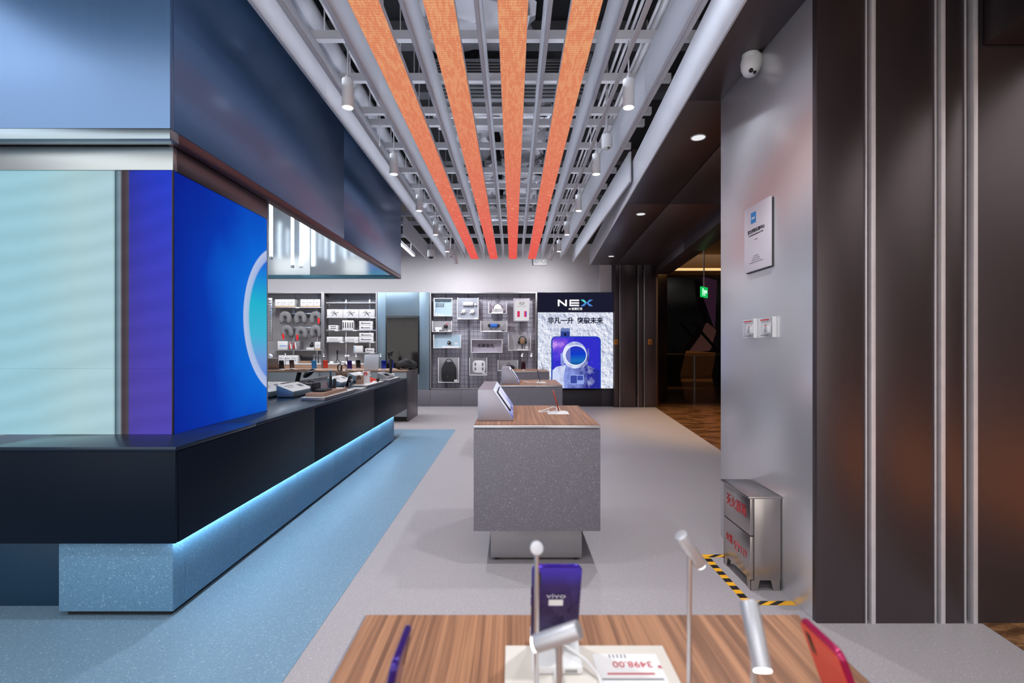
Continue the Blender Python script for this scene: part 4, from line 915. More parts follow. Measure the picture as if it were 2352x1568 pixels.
t = thing('robot_camera', 'round black and chrome robot camera in a tray', 'gadget', (X_(1030.5), YD+.06, zb+.014))
MB().ball((X_(1030.5), YD+.06, zb+.125), .047).build('body', M['black'], t); MB().ball((X_(1029.5), YD+.02, zb+.13), .016).build('lens', M['alu'], t); MB().lathe([(.035, 0), (.03, .03), (0, .03)], (X_(1030.5), YD+.06, zb+.05)).build('foot', M['alu'], t)
bx('white_base', (X_(1015), X_(1055), YD+.02, YD+.1, zb+.015, zb+.05), M['white'], t, .004)
t, a, b, zb, zt = tray(1082, 779, 1154, 810, 'framed lilac slogan panel in the middle of the grid', True, lil)
text('乐享非凡', .098, M['ink'], t, ((a+b)/2-.03, YD+.1, (zb+zt)/2), bold=.002)
t, a, b, zb, zt = tray(1167, 768.5, 1219, 805, 'acrylic tray with black headphones on the grid', False, gc)
t = thing('headphones', 'black over ear headphones on a clear stand in a tray', 'headphones', (X_(1200), YD+.06, zb+.014))
cx_, cz_ = X_(1200), zb+.21
MB().tube([(cx_+.085*math.cos(q*PI/14), YD+.06, cz_+.02+.1*math.sin(q*PI/14)) for q in range(15)], .011, 8).build('headband', M['black'], t)
for s_ in (-1, 1): MB().ball((cx_+s_*.083, YD+.06, cz_-.01), .022, .035, .05).build('ear_cup', M['black'], t)
MB().ball((cx_, YD+.075, cz_+.01), .07, .015, .07).build('stand_disc', plain('amber_acrylic', (150, 120, 90), .3), t); MB().tube([(cx_, YD+.07, zb+.015), (cx_, YD+.07, cz_-.05)], .008, 8).build('stand_stem', M['black'], t)
bx('white_base', (X_(1188.5), X_(1214), YD+.02, YD+.1, zb+.015, zb+.035), M['white'], t, .004); bx('price_card', (X_(1207), X_(1213), YD+.01, YD+.02, zb+.06, zb+.1), M['white'], t)
t, a, b, zb, zt = tray(1006, 821, 1054, 878.5, 'tall acrylic tray holding the black backpack', False, gc)
bx('price_card', (X_(1043), X_(1050), YD-.002, YD+.004, zb+.03, zb+.07), M['white'], t)
c = Vector((X_(1030), YD+.06, zb+.014))
t = thing('backpack', 'black backpack with top handle in a tall acrylic tray', 'backpack', c)
def pack(w_, d, h, z0, y0, mat, nm):
    mb = MB(); rings = []
    for j in range(9):
        v = j/8; k = (1-.55*max(0, (v-.6)/.4)**2)*(1-.12*(1-min(1, v/.15))); e = .45; seg = 20
        rings.append([mb.v((c.x+w_*k*math.copysign(abs(math.cos(2*PI*i/seg))**e, math.cos(2*PI*i/seg)), c.y+y0+d*k*math.copysign(abs(math.sin(2*PI*i/seg))**e, math.sin(2*PI*i/seg)), c.z+z0+h*v)) for i in range(seg)])
    for p, q in zip(rings, rings[1:]):
        for i in range(20): mb.bm.faces.new([p[i], p[(i+1) % 20], q[(i+1) % 20], q[i]])
    mb.bm.faces.new(rings[0][::-1]); mb.bm.faces.new(rings[-1]); return mb.build(nm, mat, t, 0, True, 1.2)
pack(.175, .04, .47, .004, 0, M['black_fabric'], 'bag_body'); pack(.15, .015, .3, .02, -.045, plain('black_leather', (26, 26, 30), .5, bump=.1), 'front_pocket')
MB().tube([c+Vector((-.12, 0, .42)), c+Vector((-.05, -.01, .52)), c+Vector((.0, -.01, .545)), c+Vector((.06, -.01, .51)), c+Vector((.12, 0, .42))], .009, 8).build('handle', M['black_fabric'], t)
MB().tube([c+Vector((-.02, -.045, .47)), c+Vector((.02, -.045, .47))], .008, 6).build('zip_pull', M['alu'], t); MB().ball(c+Vector((-.02, -.062, .13)), .007).build('badge', M['alu'], t)
t, a, b, zb, zt = tray(1078, 821, 1119, 862, 'acrylic tray holding the white body scale', False, gc)
bx('price_card', (X_(1108), X_(1115), YD-.002, YD+.004, zb+.035, zb+.07), M['white'], t)
c = Vector((X_(1099.5), YD+.07, Z_(842)))
t = thing('body_scale', 'white rounded body scale with four foot pads', 'scale', c)
e = .5; pr = [(c.x+.152*math.copysign(abs(math.cos(2*PI*i/28))**e, math.cos(2*PI*i/28)), c.z+.145*math.copysign(abs(math.sin(2*PI*i/28))**e, math.sin(2*PI*i/28))) for i in range(28)]
MB().prism(pr, 'y', c.y, c.y+.025).build('plate', M['white'], t, .008)
for s_ in (-1, 1):
    for r_ in (-1, 1): MB().ball((c.x+s_*.085, c.y, c.z+r_*.055), .02, .006, .042).build('foot_pad', M['grey_ink'], t)
t, a, b, zb, zt = tray(1143, 827, 1190, 852, 'low acrylic tray partly behind the far table', False, gc)
t = thing('folded_bag', 'small black bag with handle in the low tray', 'bag', (X_(1172), YD+.06, zb+.014))
MB().ball((X_(1172), YD+.06, zb+.07), .11, .045, .07).build('bag_body', M['black_fabric'], t); MB().tube([(X_(1163), YD+.05, zb+.1), (X_(1168), YD+.05, zb+.2), (X_(1174), YD+.05, zb+.1)], .008, 6).build('handle', M['black'], t)

# ------------------------------------------------------------------ astronaut light box
YN = 11.2
def XN(x): return (x-CX)*YN/F
def ZN(y): return H-(y-CY)*YN/F
nb = thing('light_box', 'tall backlit astronaut phone advert light box', 'light box', (XN(1321), YN, ZN(892)))
bx('cabinet', (XN(1234), XN(1409), YN, YN+.07, ZN(892.5), ZN(671)), plain('lightbox_case', (60, 58, 66), .5, .3), nb, .003)
M['nx_navy'] = glow('nx_navy', (28, 28, 48), 1.0); M['nx_white'] = glow('nx_white', (250, 250, 255), 1.05)
bx('header_panel', (XN(1235), XN(1408.5), YN-.006, YN, ZN(717), ZN(672)), M['nx_navy'], nb)
def moon():
    t = NT('moon_print'); v = t.coord((1, 1, 1), True); x = t.pos(); n = t.noise(v, 9, 9, .75); n2 = t.noise(t.coord((1.02, 1, 1.02), True), 3, 6, .6)
    off = t.n('ShaderNodeVectorMath', operation='ADD'); t.l(v, off.inputs[0]); off.inputs[1].default_value = (.018, 0, .018); n3 = t.noise(off.outputs[0], 9, 9, .75)
    k = t.math('ADD', .62, t.math('MULTIPLY', t.math('SUBTRACT', n, n3), 3.0))
    k = t.math('ADD', k, t.math('MULTIPLY', t.math('SUBTRACT', n2, .5), .5))
    col = t.ramp(k, [(.1, lin((92, 104, 140))), (.4, lin((176, 184, 208))), (.62, lin((216, 222, 240))), (.9, lin((250, 250, 255)))])
    return t.emit(col, 1.0)
bx('moon_print', (XN(1235), XN(1408.5), YN-.004, YN, ZN(891.5), ZN(717.2)), moon(), nb)
# NEX lettering as cut shapes
def pl_(pts, name, mat, d=.008): return MB().prism([(XN(x), ZN(y)) for x, y in pts], 'y', YN-d-.002, YN-d).build(name, mat, nb)
pl_([(1281, 703), (1281, 688), (1285, 688), (1298, 698.5), (1298, 688), (1302, 688), (1302, 703), (1298, 703), (1285, 692.6), (1285, 703)], 'logo_letter', M['nx_white'])
for y in (688, 694, 699.6): pl_([(1308, y), (1330, y), (1330, y+3.4), (1308, y+3.4)], 'logo_letter', M['nx_white'])
pl_([(1308, 688), (1311, 688), (1311, 703), (1308, 703)], 'logo_letter', M['nx_white'], .009)
tl = glow('nx_teal', (90, 220, 214), 1.0); bl2 = glow('nx_blue', (80, 140, 220), 1.0)
pl_([(1333, 688), (1341, 688), (1347, 694), (1344, 696)], 'logo_letter', tl); pl_([(1333, 703), (1341, 703), (1347.5, 696.5), (1344, 695.2)], 'logo_letter', bl2)
pl_([(1362, 688), (1354, 688), (1347, 694.5), (1350, 696)], 'logo_letter', bl2, .009); pl_([(1362, 703), (1354, 703), (1347.3, 696.8), (1350, 695)], 'logo_letter', bl2, .009)
text('AI 智慧旗舰', .062, M['nx_white'], nb, (XN(1321.5), YN-.008, ZN(709.5)), bold=.001)
dk = glow('nx_dark', (30, 34, 60), .8)
text('非凡一升  突破未来', .155, dk, nb, (XN(1321.5), YN-.006, ZN(737)), bold=.005, sx=.97)
# phone picture
def rrect(x0, y0, x1, y1, r, n=5, square_bottom=False):
    p = []
    for cx0, cy0, a0 in ((x1-r, y0+r, -90), (x1-r, y1-r, 0), (x0+r, y1-r, 90), (x0+r, y0+r, 180)):
        if square_bottom and cy0 > (y0+y1)/2: p.append((x1 if a0 == 0 else x0, y1)); continue
        for k in range(n+1): a = math.radians(a0+90*k/n); p.append((cx0+r*math.cos(a), cy0+r*math.sin(a)))
    return p
pl_([(1287.5, 774), (1287.5, 757), (1289, 753.5), (1308, 753.5), (1309, 757), (1309, 774)], 'pop_up_camera', glow('nx_cam', (52, 70, 150), .9), .005)
pl_([(1287.5, 757), (1289, 754), (1308, 754), (1309, 757), (1309, 761), (1287.5, 761)], 'pop_up_camera', glow('nx_cam2', (110, 130, 190), .9), .007)
pl_([(1298+3*math.cos(q*PI/6), 768+3*math.sin(q*PI/6)) for q in range(12)], 'camera_lens', glow('nx_lens', (20, 24, 60), .9), .008)
pl_(rrect(1266, 772, 1380, 891.5, 11, square_bottom=True), 'phone_outline', glow('nx_edge', (30, 70, 170), 1.0), .006)
def nebula():
    t = NT('nebula_print'); v = t.coord((1, 1, 1), True); x = t.pos(); n = t.noise(v, 2.4, 6, .65)
    gx = t.math('SUBTRACT', x[0], XN(1276)); gz = t.math('SUBTRACT', x[2], ZN(792))
    d = t.math('SQRT', t.math('ADD', t.math('MULTIPLY', gx, gx), t.math('MULTIPLY', gz, gz)))
    k = t.math('ADD', t.math('SUBTRACT', .62, t.math('MULTIPLY', d, 1.6)), t.math('MULTIPLY', t.math('SUBTRACT', n, .5), 1.6))
    col = t.ramp(k, [(0, lin((50, 46, 200))), (.25, lin((76, 60, 216))), (.5, lin((124, 80, 220))), (.7, lin((200, 150, 240))), (.9, lin((250, 244, 255)))])
    vo = t.n('ShaderNodeTexVoronoi'); t.l(v, vo.inputs['Vector']); vo.inputs['Scale'].default_value = 24
    col = t.mix(t.math('LESS_THAN', vo.outputs['Distance'], .07), col, (.8, .8, 1))
    return t.emit(col, 1.0)
pl_(rrect(1269, 774, 1377.5, 891.5, 9, square_bottom=True), 'phone_screen', nebula(), .0085)
def suitm(nm, c1, c2, sc=6):
    t = NT(nm); v = t.coord((1, 1, 1), True); n = t.noise(v, sc, 6, .6); x = t.pos()
    sh = t.math('MULTIPLY', t.math('SUBTRACT', x[0], XN(1325)), .9)
    return t.emit(t.ramp(t.math('SUBTRACT', t.math('ADD', t.math('MULTIPLY', t.math('SUBTRACT', n, .5), 1.3), .5), sh), [(.15, lin(c2)), (.8, lin(c1))]), 1.0)
su = suitm('suit_print', (206, 216, 246), (40, 44, 150)); su2 = suitm('suit_dark_print', (140, 156, 226), (36, 36, 130), 9)
pl_([(1268, 891), (1269, 850), (1278, 842), (1297, 838), (1350, 838), (1366, 846), (1377, 850), (1377, 891)], 'suit', su, .011)
pl_([(1296, 891), (1294, 866), (1300, 836), (1350, 836), (1348, 870), (1352, 891)], 'suit_chest', su2, .0125)
pl_([(1296, 832), (1304, 842), (1320, 846), (1340, 844), (1350, 834), (1350, 818), (1296, 818)], 'collar', su, .014)
pl_([(1320+28*math.cos(q*PI/14), 815+31*math.sin(q*PI/14)) for q in range(28)], 'helmet', suitm('helmet_print', (226, 234, 252), (90, 100, 200), 4), .0155)
pl_([(1322+26*math.cos(q*PI/14), 816+24*math.sin(q*PI/14)) for q in range(28)], 'visor_rim', glow('nx_rim', (232, 238, 252), 1.0), .017)
def visor():
    t = NT('visor_print'); x = t.pos(); g = t.math('ADD', t.math('MULTIPLY', t.math('SUBTRACT', x[2], ZN(816)), 1.7), .5); h = t.math('SUBTRACT', x[0], XN(1310))
    c = t.ramp(g, [(0, lin((26, 40, 110))), (.3, lin((30, 110, 190))), (.55, lin((16, 60, 200))), (1, lin((50, 50, 180)))])
    return t.emit(t.mix(t.math('LESS_THAN', h, 0.0), c, lin((110, 120, 200))), 1.0)
pl_([(1322.5+23.5*math.cos(q*PI/14), 816+21.5*math.sin(q*PI/14)) for q in range(28)], 'visor', visor(), .0185)
pl_([(1287, 812), (1294, 808), (1297, 836), (1292, 842), (1288, 836)], 'helmet_hose', su2, .0145); pl_([(1349, 800), (1352, 800), (1354, 826), (1349, 832)], 'helmet_hose', su2, .0145)
pl_(rrect(1308, 860, 1341, 882, 3), 'chest_pack', glow('nx_pack_rim', (150, 170, 235), 1.0), .0145); pl_(rrect(1310, 862, 1325, 880, 2), 'chest_pack', glow('nx_pack', (60, 74, 160), 1.0), .016); pl_(rrect(1326, 862, 1339, 873, 2), 'chest_pack', glow('nx_pack3', (64, 80, 170), 1.0), .016)
# ------------------------------------------------------------------ phones, lamps and goods on the counters
def rbox(mb, w_, h, th, r, n=4):
    """rounded slab in local x (width) / z (height), thickness along y"""
    p = []
    for cx0, cz0, a0 in ((w_/2-r, h-r, 0), (-w_/2+r, h-r, 90), (-w_/2+r, r, 180), (w_/2-r, r, 270)):
        for k in range(n+1): a = math.radians(a0+90*k/n); p.append((cx0+r*math.cos(a), cz0+r*math.sin(a)))
    return mb.prism(p, 'y', 0, th)
def phone_on_stand(c, label, mat, rotz=0, lean=22, group='phones on security stands', w_=.075, h=.155, logo=False, cable=True, face=None):
    """local frame: back of the phone faces -y, top leans towards -y when lean > 0"""
    t = thing('phone_display', label, 'phone', (0, 0, 0), group)
    MB().box(-.036, .036, -.045, .05, 0, .012).build('stand_base', M['white'], t, .003)
    MB().prism([(-.01, .012), (.03, .012), (.02, .05), (.008, .05)], 'x', -.014, .014).build('stand_post', M['white'], t, .002)
    Rm = Matrix.Rotation(math.radians(lean), 3, 'X')
    b = rbox(MB(), w_, h, .008, .009); bmesh.ops.translate(b.bm, vec=(0, 0, .018), verts=b.bm.verts); pb = b.rot(Rm, (0, 0, .018)).build('phone_body', mat, t, .0025)
    b = rbox(MB(), w_-.006, h-.008, .0008, .007); bmesh.ops.translate(b.bm, vec=(0, .008, .022), verts=b.bm.verts); b.rot(Rm, (0, 0, .018)).build('phone_screen', face or M['blackgloss'], pb)
    if cable: MB().tube([(.0, .03, .03), (.02, .06, .012), (.05, .05, .004), (.07, .0, .004), (.05, -.045, .004)], .0025, 6).build('cable', M['white'], t)
    t.location = c; t.rotation_euler[2] = rotz
    return t
ZR = .95
def R_(x, Y=9.25): return Vector(((x-CX)*Y/F, Y, ZR))
M['bronze_ph'] = plain('bronze_gloss', (70, 54, 60), .12, .3); M['dark_ph'] = plain('dark_phone', (26, 22, 30), .1, .2)
for x, Y, m, lb, rz in ((647, 9.2, 'dark_ph', 'dark purple phone on stand right beside the laptop', .25), (671, 9.5, 'bronze_ph', 'bronze phone on stand behind the flat black tablet', .1),
                    (722, 9.2, 'sky_print', 'bright blue phone on stand on the rear counter', .15), (748, 9.4, 'orange', 'coral red phone on stand beside the shelf divider', .1),
                    (803.5, 9.2, 'purple', 'violet blue phone on stand left of the dark one', .1), (823.5, 9.5, 'dark_ph', 'black phone on stand left of the white board', 0),
                    (882, 9.2, 'blue_gloss', 'glossy blue phone on stand left of the gimbal', .1), (899.5, 9.5, 'blue_gloss', 'blue phone on stand between the gimbal and the bag', -.1)):
    t = phone_on_stand(R_(x, Y), lb, M[m], rz, 14, w_=.088, h=.165)
# thin rods with small lamps on the rear counter
def mini_lamp(c, label, h=.3, r=.004, hr=.011, hl=.05, d=(0, .5, -.86), group='small rod lamps', energy=0, hd=None):
    c = Vector(c); t = thing('rod_lamp', label, 'lamp', c, group); d = Vector(d).normalized(); p = c+Vector((0, 0, h)); hd = hd or M['alu']
    MB().tube([c, c+Vector((0, 0, .003))], hr*1.15, 16).build('foot', M['alu'], t)
    MB().tube([c, p], r, 12).build('rod', M['alu'], t)
    a, b = p-d*hl*.45, p+d*hl*.55
    MB().tube([a, b], hr, 20).build('lamp_head', hd, t, .0012)
    MB().tube([b+d*.0004, b+d*.001], hr*.86, 20).build('lens', M['lens'], t)
    if energy:
        l = lamp('rod_lamp_beam', 'SPOT', b+d*.004, energy, (1, .96, .9), d.to_track_quat('-Z', 'Y').to_euler(), t, spot_size=math.radians(75), spot_blend=.6, shadow_soft_size=.01)
    return t
for k, x in enumerate((655, 743.5, 817.5, 874)):
    mini_lamp(R_(x, 9.45), 'thin rod lamp on the rear counter, %s from the LED column' % ORDW[k], .28, .005, .014, .05, (.2, -.4, -.9), 'rod lamps on the rear counter', 1.2)
# laptop
c = R_(622, 9.2); t = thing('laptop', 'grey brown laptop seen from behind on the rear counter', 'laptop', c)
bx('base', (c.x-.17, c.x+.17, c.y-.02, c.y+.22, c.z, c.z+.016), M['grey_metal'], t, .004)
MB().prism([(c.y-.02, c.z+.016), (c.y-.008, c.z+.016), (c.y-.068, c.z+.225), (c.y-.078, c.z+.222)], 'x', c.x-.17, c.x+.17).build('lid', brushed('laptop_lid', (140, 128, 124), .4, (30, 30, 30), .04, .6), t, .003)
c = Vector((X_(612), YB+.1, ZL)); t = thing('round_gadget', 'round grey gadget on the ledge behind the laptop', 'gadget', c)
MB().ball(c+Vector((.03, 0, .14)), .1, .05, .1).build('disc', M['alu'], t); MB().tube([c+Vector((.03, 0, 0)), c+Vector((.03, 0, .06))], .04, 14).build('foot', M['alu'], t)
c = R_(680, 9.05); t = thing('flat_tablet', 'flat black tablet lying on the rear counter', 'tablet', c)
MB().box(c.x-.2, c.x+.2, c.y-.05, c.y+.1, c.z, c.z+.012).build('body', M['black'], t, .005); bx('glass', (c.x-.19, c.x+.19, c.y-.042, c.y+.092, c.z+.012, c.z+.013), M['blackgloss'], t)
# white sign board
c = R_(852, 9.06); t = thing('white_sign_board', 'large plain white sign board standing on the rear counter', 'sign board', c)
MB().box(c.x-.137, c.x+.137, c.y, c.y+.012, c.z+.004, c.z+.3).rot(Matrix.Rotation(math.radians(-10), 3, 'X'), c).build('board', plain('sign_white', (226, 230, 238), .5, var=.02), t, .003)
MB().box(c.x-.13, c.x+.13, c.y-.03, c.y+.09, c.z, c.z+.006).build('foot_plate', M['acrylic'], t)
# crossbody bag
c = R_(934, 9.35); t = thing('shoulder_bag', 'slouched black shoulder bag at the end of the rear counter', 'bag', c)
mb = MB(); mb.ball((c.x, c.y, c.z+.08), .205, .12, .1, 16, 9)
for v in mb.bm.verts:
    v.co += Vector((random.uniform(-.02, .02), random.uniform(-.02, .02), random.uniform(-.022, .022)+(.03 if abs(v.co.x-c.x-.02) < .06 and v.co.z > c.z+.1 else 0))); v.co.z = max(v.co.z, c.z+.001)
mb.build('bag_body', M['black_fabric'], t, 0, True, .7)
MB().tube([(c.x-.1, c.y-.125, c.z+.03), (c.x-.04, c.y-.14, c.z+.012), (c.x+.03, c.y-.14, c.z+.012), (c.x+.07, c.y-.13, c.z+.035)], .006, 6).build('strap', M['grey_fabric'], t)
MB().prism([(c.x-.15, c.z+.06), (c.x+.02, c.z+.13), (c.x+.16, c.z+.07), (c.x+.1, c.z+.05)], 'y', c.y-.125, c.y-.11).build('flap', M['black_fabric'], t, .006)

# island counter goods
def wedge(x0, x1, y0, y1, label, side=None, hl=.115, hr=.05, grp='price wedges on the island counter'):
    t = thing('price_wedge', label, 'display stand', ((x0+x1)/2, (y0+y1)/2, ZC), grp); z = ZC+.012
    MB().box(x0+.02, x1-.01, y0+.02, y1-.02, ZC, z).build('base', M['black'], t)
    MB().prism([(x0+.004, z), (x1, z), (x1, z+hr), (x0, z+hl)], 'y', y0, y1).build('body', side or M['bluegrey_metal'], t, .002)
    n = Vector((hl-hr, 0, x1-x0)).normalized()*.002
    MB().prism([(x0, z+hl), (x1, z+hr), (x1+n.x, z+hr+n.z), (x0+n.x, z+hl+n.z)], 'y', y0, y1).build('card', M['white'], t)
    def q(u): return x0+(x1-x0)*u, z+hl+(hr-hl)*u
    for u0, u1, v0, v1, m in ((.3, .36, .12, .5, 'grey_ink'), (.5, .54, .15, .42, 'grey_ink'), (.3, .6, .68, .88, 'grey_ink')):
        (ax, az), (bx_, bz) = q(u0), q(u1)
        MB().prism([(ax+n.x, az+n.z), (bx_+n.x, bz+n.z), (bx_+n.x*1.4, bz+n.z*1.4), (ax+n.x*1.4, az+n.z*1.4)], 'y', y0+(y1-y0)*v0, y0+(y1-y0)*v1).build('print', M[m], t)
    return t
wedge(-2.56, -2.38, 4.72, 5.2, 'white topped price wedge half hidden by the LED column')
wedge(-2.325, -2.16, 4.75, 5.22, 'white topped price wedge with blue end beside the wood block')
wedge(-2.29, -2.12, 5.96, 6.42, 'white topped price wedge behind the black toothbrush')
wedge(-2.32, -2.14, 6.84, 7.32, 'white topped price wedge behind the orange headset')
def plate(x0, x1, y0, y1, label, h=.03):
    t = thing('display_plate', label, 'display plate', ((x0+x1)/2, (y0+y1)/2, ZC), 'flat display plates on the counter')
    bx('slab', (x0, x1, y0, y1, ZC, ZC+h-.003), M['grey_metal'], t, .002); bx('top_sheet', (x0-.002, x1+.002, y0-.002, y1+.002, ZC+h-.003, ZC+h), M['white'], t)
    return ZC+h
z1 = plate(-1.985, -1.765, 4.53, 5.42, 'flat display plate under the wood block and glasses case')
t = thing('wood_riser', 'pale wood block on the flat plate nearest the LED column', 'riser', (-1.87, 4.9, z1)); bx('block', (-1.965, -1.785, 4.58, 5.22, z1, z1+.035), M['wood_x'], t, .002)
bx('card', (-1.955, -1.8, 5.1, 5.2, z1+.035, z1+.037), M['white'], t)
zw = z1+.035
t = thing('spectacle_case', 'open black spectacle case on the wood block', 'case', (-1.88, 4.8, zw))
MB().box(-1.945, -1.825, 4.68, 4.9, zw, zw+.02).build('tray', M['black'], t, .01, seg=3); MB().box(-1.963, -1.945, 4.68, 4.9, zw+.01, zw+.085).build('lid', M['black'], t, .009)
MB().box(-1.93, -1.84, 4.7, 4.88, zw+.02, zw+.024).build('lining', plain('case_lining', (60, 60, 66), .6), t)
c = Vector((-1.93, 5.12, zw+.002)); t = thing('electric_toothbrush', 'black electric toothbrush with blue head standing on the block', 'toothbrush', c)
MB().lathe([(.03, 0), (.03, .012), (.014, .014), (.015, .06), (.013, .12), (.007, .13), (.006, .17), (0, .17)], c).build('handle', M['black'], t)
MB().ball(c+Vector((0, 0, .178)), .009, .009, .013).build('brush_head', M['sky_print'], t); MB().box(c.x+.03, c.x+.055, c.y-.01, c.y+.02, zw, zw+.1).build('charger', M['black'], t, .004)
phone_on_stand(Vector((-1.93, 5.62, ZC)), 'slim dark phone on cabled stand between the two flat plates', M['dark_ph'], 1.35, 20)
tag(bx('price_sign', (-1.93, -1.78, 5.72, 5.86, ZC, ZC+.012), M['white'], None, .002), 'flat white price sign beside the slim dark phone', 'sign')
z2 = plate(-1.985, -1.79, 5.95, 6.72, 'flat display plate under the earbud holders')
for k, (x, y, hh, m, em, lb) in enumerate(((-1.93, 6.1, .115, 'wood_x', 'ink', 'walnut block holding black earbuds'), (-1.915, 6.32, .155, 'white', 'orange', 'tall white block holding red earbuds'))):
    t = thing('earbud_holder', lb+' on the second flat plate', 'earbud holder', (x, y, z2))
    bx('block', (x-.045, x+.045, y-.02, y+.02, z2, z2+hh), M[m], t, .003); bx('foot', (x-.06, x+.055, y-.035, y+.03, z2, z2+.008), M[m], t, .002)
    for q in (-.018, .012): MB().ball((x+q, y-.026, z2+hh-.03), .011).build('earbud', M[em], t); MB().tube([(x+q, y-.026, z2+hh-.03), (x+q, y-.026, z2+hh-.055)], .004, 6).build('earbud', M[em], t)
    MB().tube([(x-.018, y-.026, z2+hh-.025), (x, y-.035, z2+hh-.005), (x+.012, y-.026, z2+hh-.025)], .006, 6).build('cord', M[em], t)
c = Vector((-1.87, 6.5, z2)); t = thing('orange_headset', 'orange red headset lying on the second flat plate', 'headset', c)
MB().tube([c+Vector((.055*math.cos(q*PI/8), .05*math.sin(q*PI/8), .02+.012*math.sin(q*PI/8*.5))) for q in range(13)], .013, 8).build('band', M['orange'], t)
MB().ball(c+Vector((.055, 0, .03)), .022, .03, .03).build('ear_cup', M['black'], t); MB().ball(c+Vector((-.02, -.045, .035)), .024, .028, .034).build('ear_cup', M['orange'], t)
z3 = plate(-1.99, -1.78, 6.98, 7.6, 'flat display plate at the far end of the island counter')
t = thing('demo_wedge', 'grey wooden demo wedge with a small black screen', 'display stand', (-1.9, 7.2, z3))
MB().prism([(-1.98, z3), (-1.81, z3), (-1.81, z3+.03), (-1.98, z3+.1)], 'y', 7.05, 7.4).build('body', M['grey_metal'], t, .003)
MB().prism([(-1.90, z3+.0695), (-1.845, z3+.0468), (-1.843, z3+.0508), (-1.898, z3+.0735)], 'y', 7.1, 7.24).build('screen', M['blackgloss'], t)
# gimbal
c = Vector((-1.9, 7.52, z3)); t = thing('phone_gimbal', 'black handheld gimbal standing upright at the counter end', 'gimbal', c)
bx('stand', (c.x-.05, c.x+.05, c.y-.05, c.y+.05, c.z, c.z+.06), M['white'], t, .006)
MB().tube([c+Vector((0, 0, .06)), c+Vector((.004, 0, .2)), c+Vector((.006, 0, .28))], .02, 14).build('grip', M['black'], t)
MB().tube([c+Vector((.006, 0, .28)), c+Vector((-.03, 0, .31)), c+Vector((-.03, 0, .36)), c+Vector((.02, 0, .39))], .012, 10).build('arm', M['black'], t)
MB().box(c.x-.05, c.x+.03, c.y-.02, c.y+.01, c.z+.335, c.z+.375).rot(Matrix.Rotation(.5, 3, 'Y'), c+Vector((0, 0, .35))).build('phone_clamp', M['black'], t, .006); MB().ball(c+Vector((.02, 0, .395)), .02).build('motor', M['black'], t)
# wireless headphones on a wood block, inner lane
c = Vector((-2.62, 7.4, ZC)); t = thing('headphone_stand', 'wood block carrying dark chrome headphones on the inner lane', 'headphones', c)
bx('pedestal', (c.x-.07, c.x+.07, c.y-.05, c.y+.05, c.z, c.z+.06), M['grey_metal'], t, .003)
for s_ in (-1, 1): bx('wood_block', (c.x+.01 if s_ > 0 else c.x-.08, c.x+.08 if s_ > 0 else c.x-.01, c.y-.04, c.y+.04, c.z+.06, c.z+.125), M['wood_x'], t, .003)
for s_ in (-1, 1):
    mb = MB(); mb.tube([Vector((.05*math.cos(q*PI/9), 0, .05*math.sin(q*PI/9))) for q in range(19)], .009, 8); mb.rot(Matrix.Rotation(s_*.6, 3, 'Z')); bmesh.ops.translate(mb.bm, vec=c+Vector((s_*.03, 0, .185)), verts=mb.bm.verts); mb.build('ear_ring', M['dark_ph'] if s_ < 0 else M['alu'], t)
MB().tube([c+Vector((-.05, 0, .22)), c+Vector((-.02, .02, .255)), c+Vector((.04, .02, .255)), c+Vector((.06, 0, .215))], .007, 8).build('headband', M['black'], t)
# bike light style helmet stand and phone dock on the inner lane
c = Vector((-2.82, 6.75, ZC)); t = thing('visor_headset', 'black curved headset on a clear acrylic stand', 'headset', c)
MB().prism([(c.x+.0, c.z), (c.x+.03, c.z), (c.x+.0, c.z+.12), (c.x-.03, c.z+.12)], 'y', c.y-.02, c.y+.02).build('acrylic_stand', M['acrylic'], t, .002)
mb = MB(); mb.ball((0, 0, 0), .095, .05, .04, 20, 10); mb.rot(Matrix.Rotation(math.radians(-38), 3, 'Y')); bmesh.ops.translate(mb.bm, vec=c+Vector((-.03, 0, .135)), verts=mb.bm.verts); mb.build('shell', M['black'], t)
MB().tube([c+Vector((-.07, -.02, .12)), c+Vector((-.01, -.05, .16)), c+Vector((.05, -.02, .17))], .012, 8).build('rim', M['alu'], t)
c = Vector((-2.88, 6.45, ZC)); phone_on_stand(c, 'phone in a black dock with blue screen on the inner lane', M['black'], 1.2, 18, face=M['tprint'], cable=False)
t = thing('charging_pad', 'round black charging pad beside the docked phone', 'charger', c+Vector((.14, .1, 0))); MB().lathe([(.06, 0), (.065, .01), (.05, .018), (0, .02)], c+Vector((.14, .1, 0))).build('pad', M['black'], t); MB().tube([c+Vector((.1, .1, .02)), c+Vector((.14, .1, .045)), c+Vector((.18, .1, .02))], .008, 8).build('cable_loop', M['black'], t)
tag(MB().prism([(-2.85, ZC), (-2.77, ZC), (-2.80, ZC+.07), (-2.82, ZC+.07)], 'y', 5.0, 5.2).build('info_card', M['white'], None, .001), 'folded white info card beside the LED column edge', 'card')

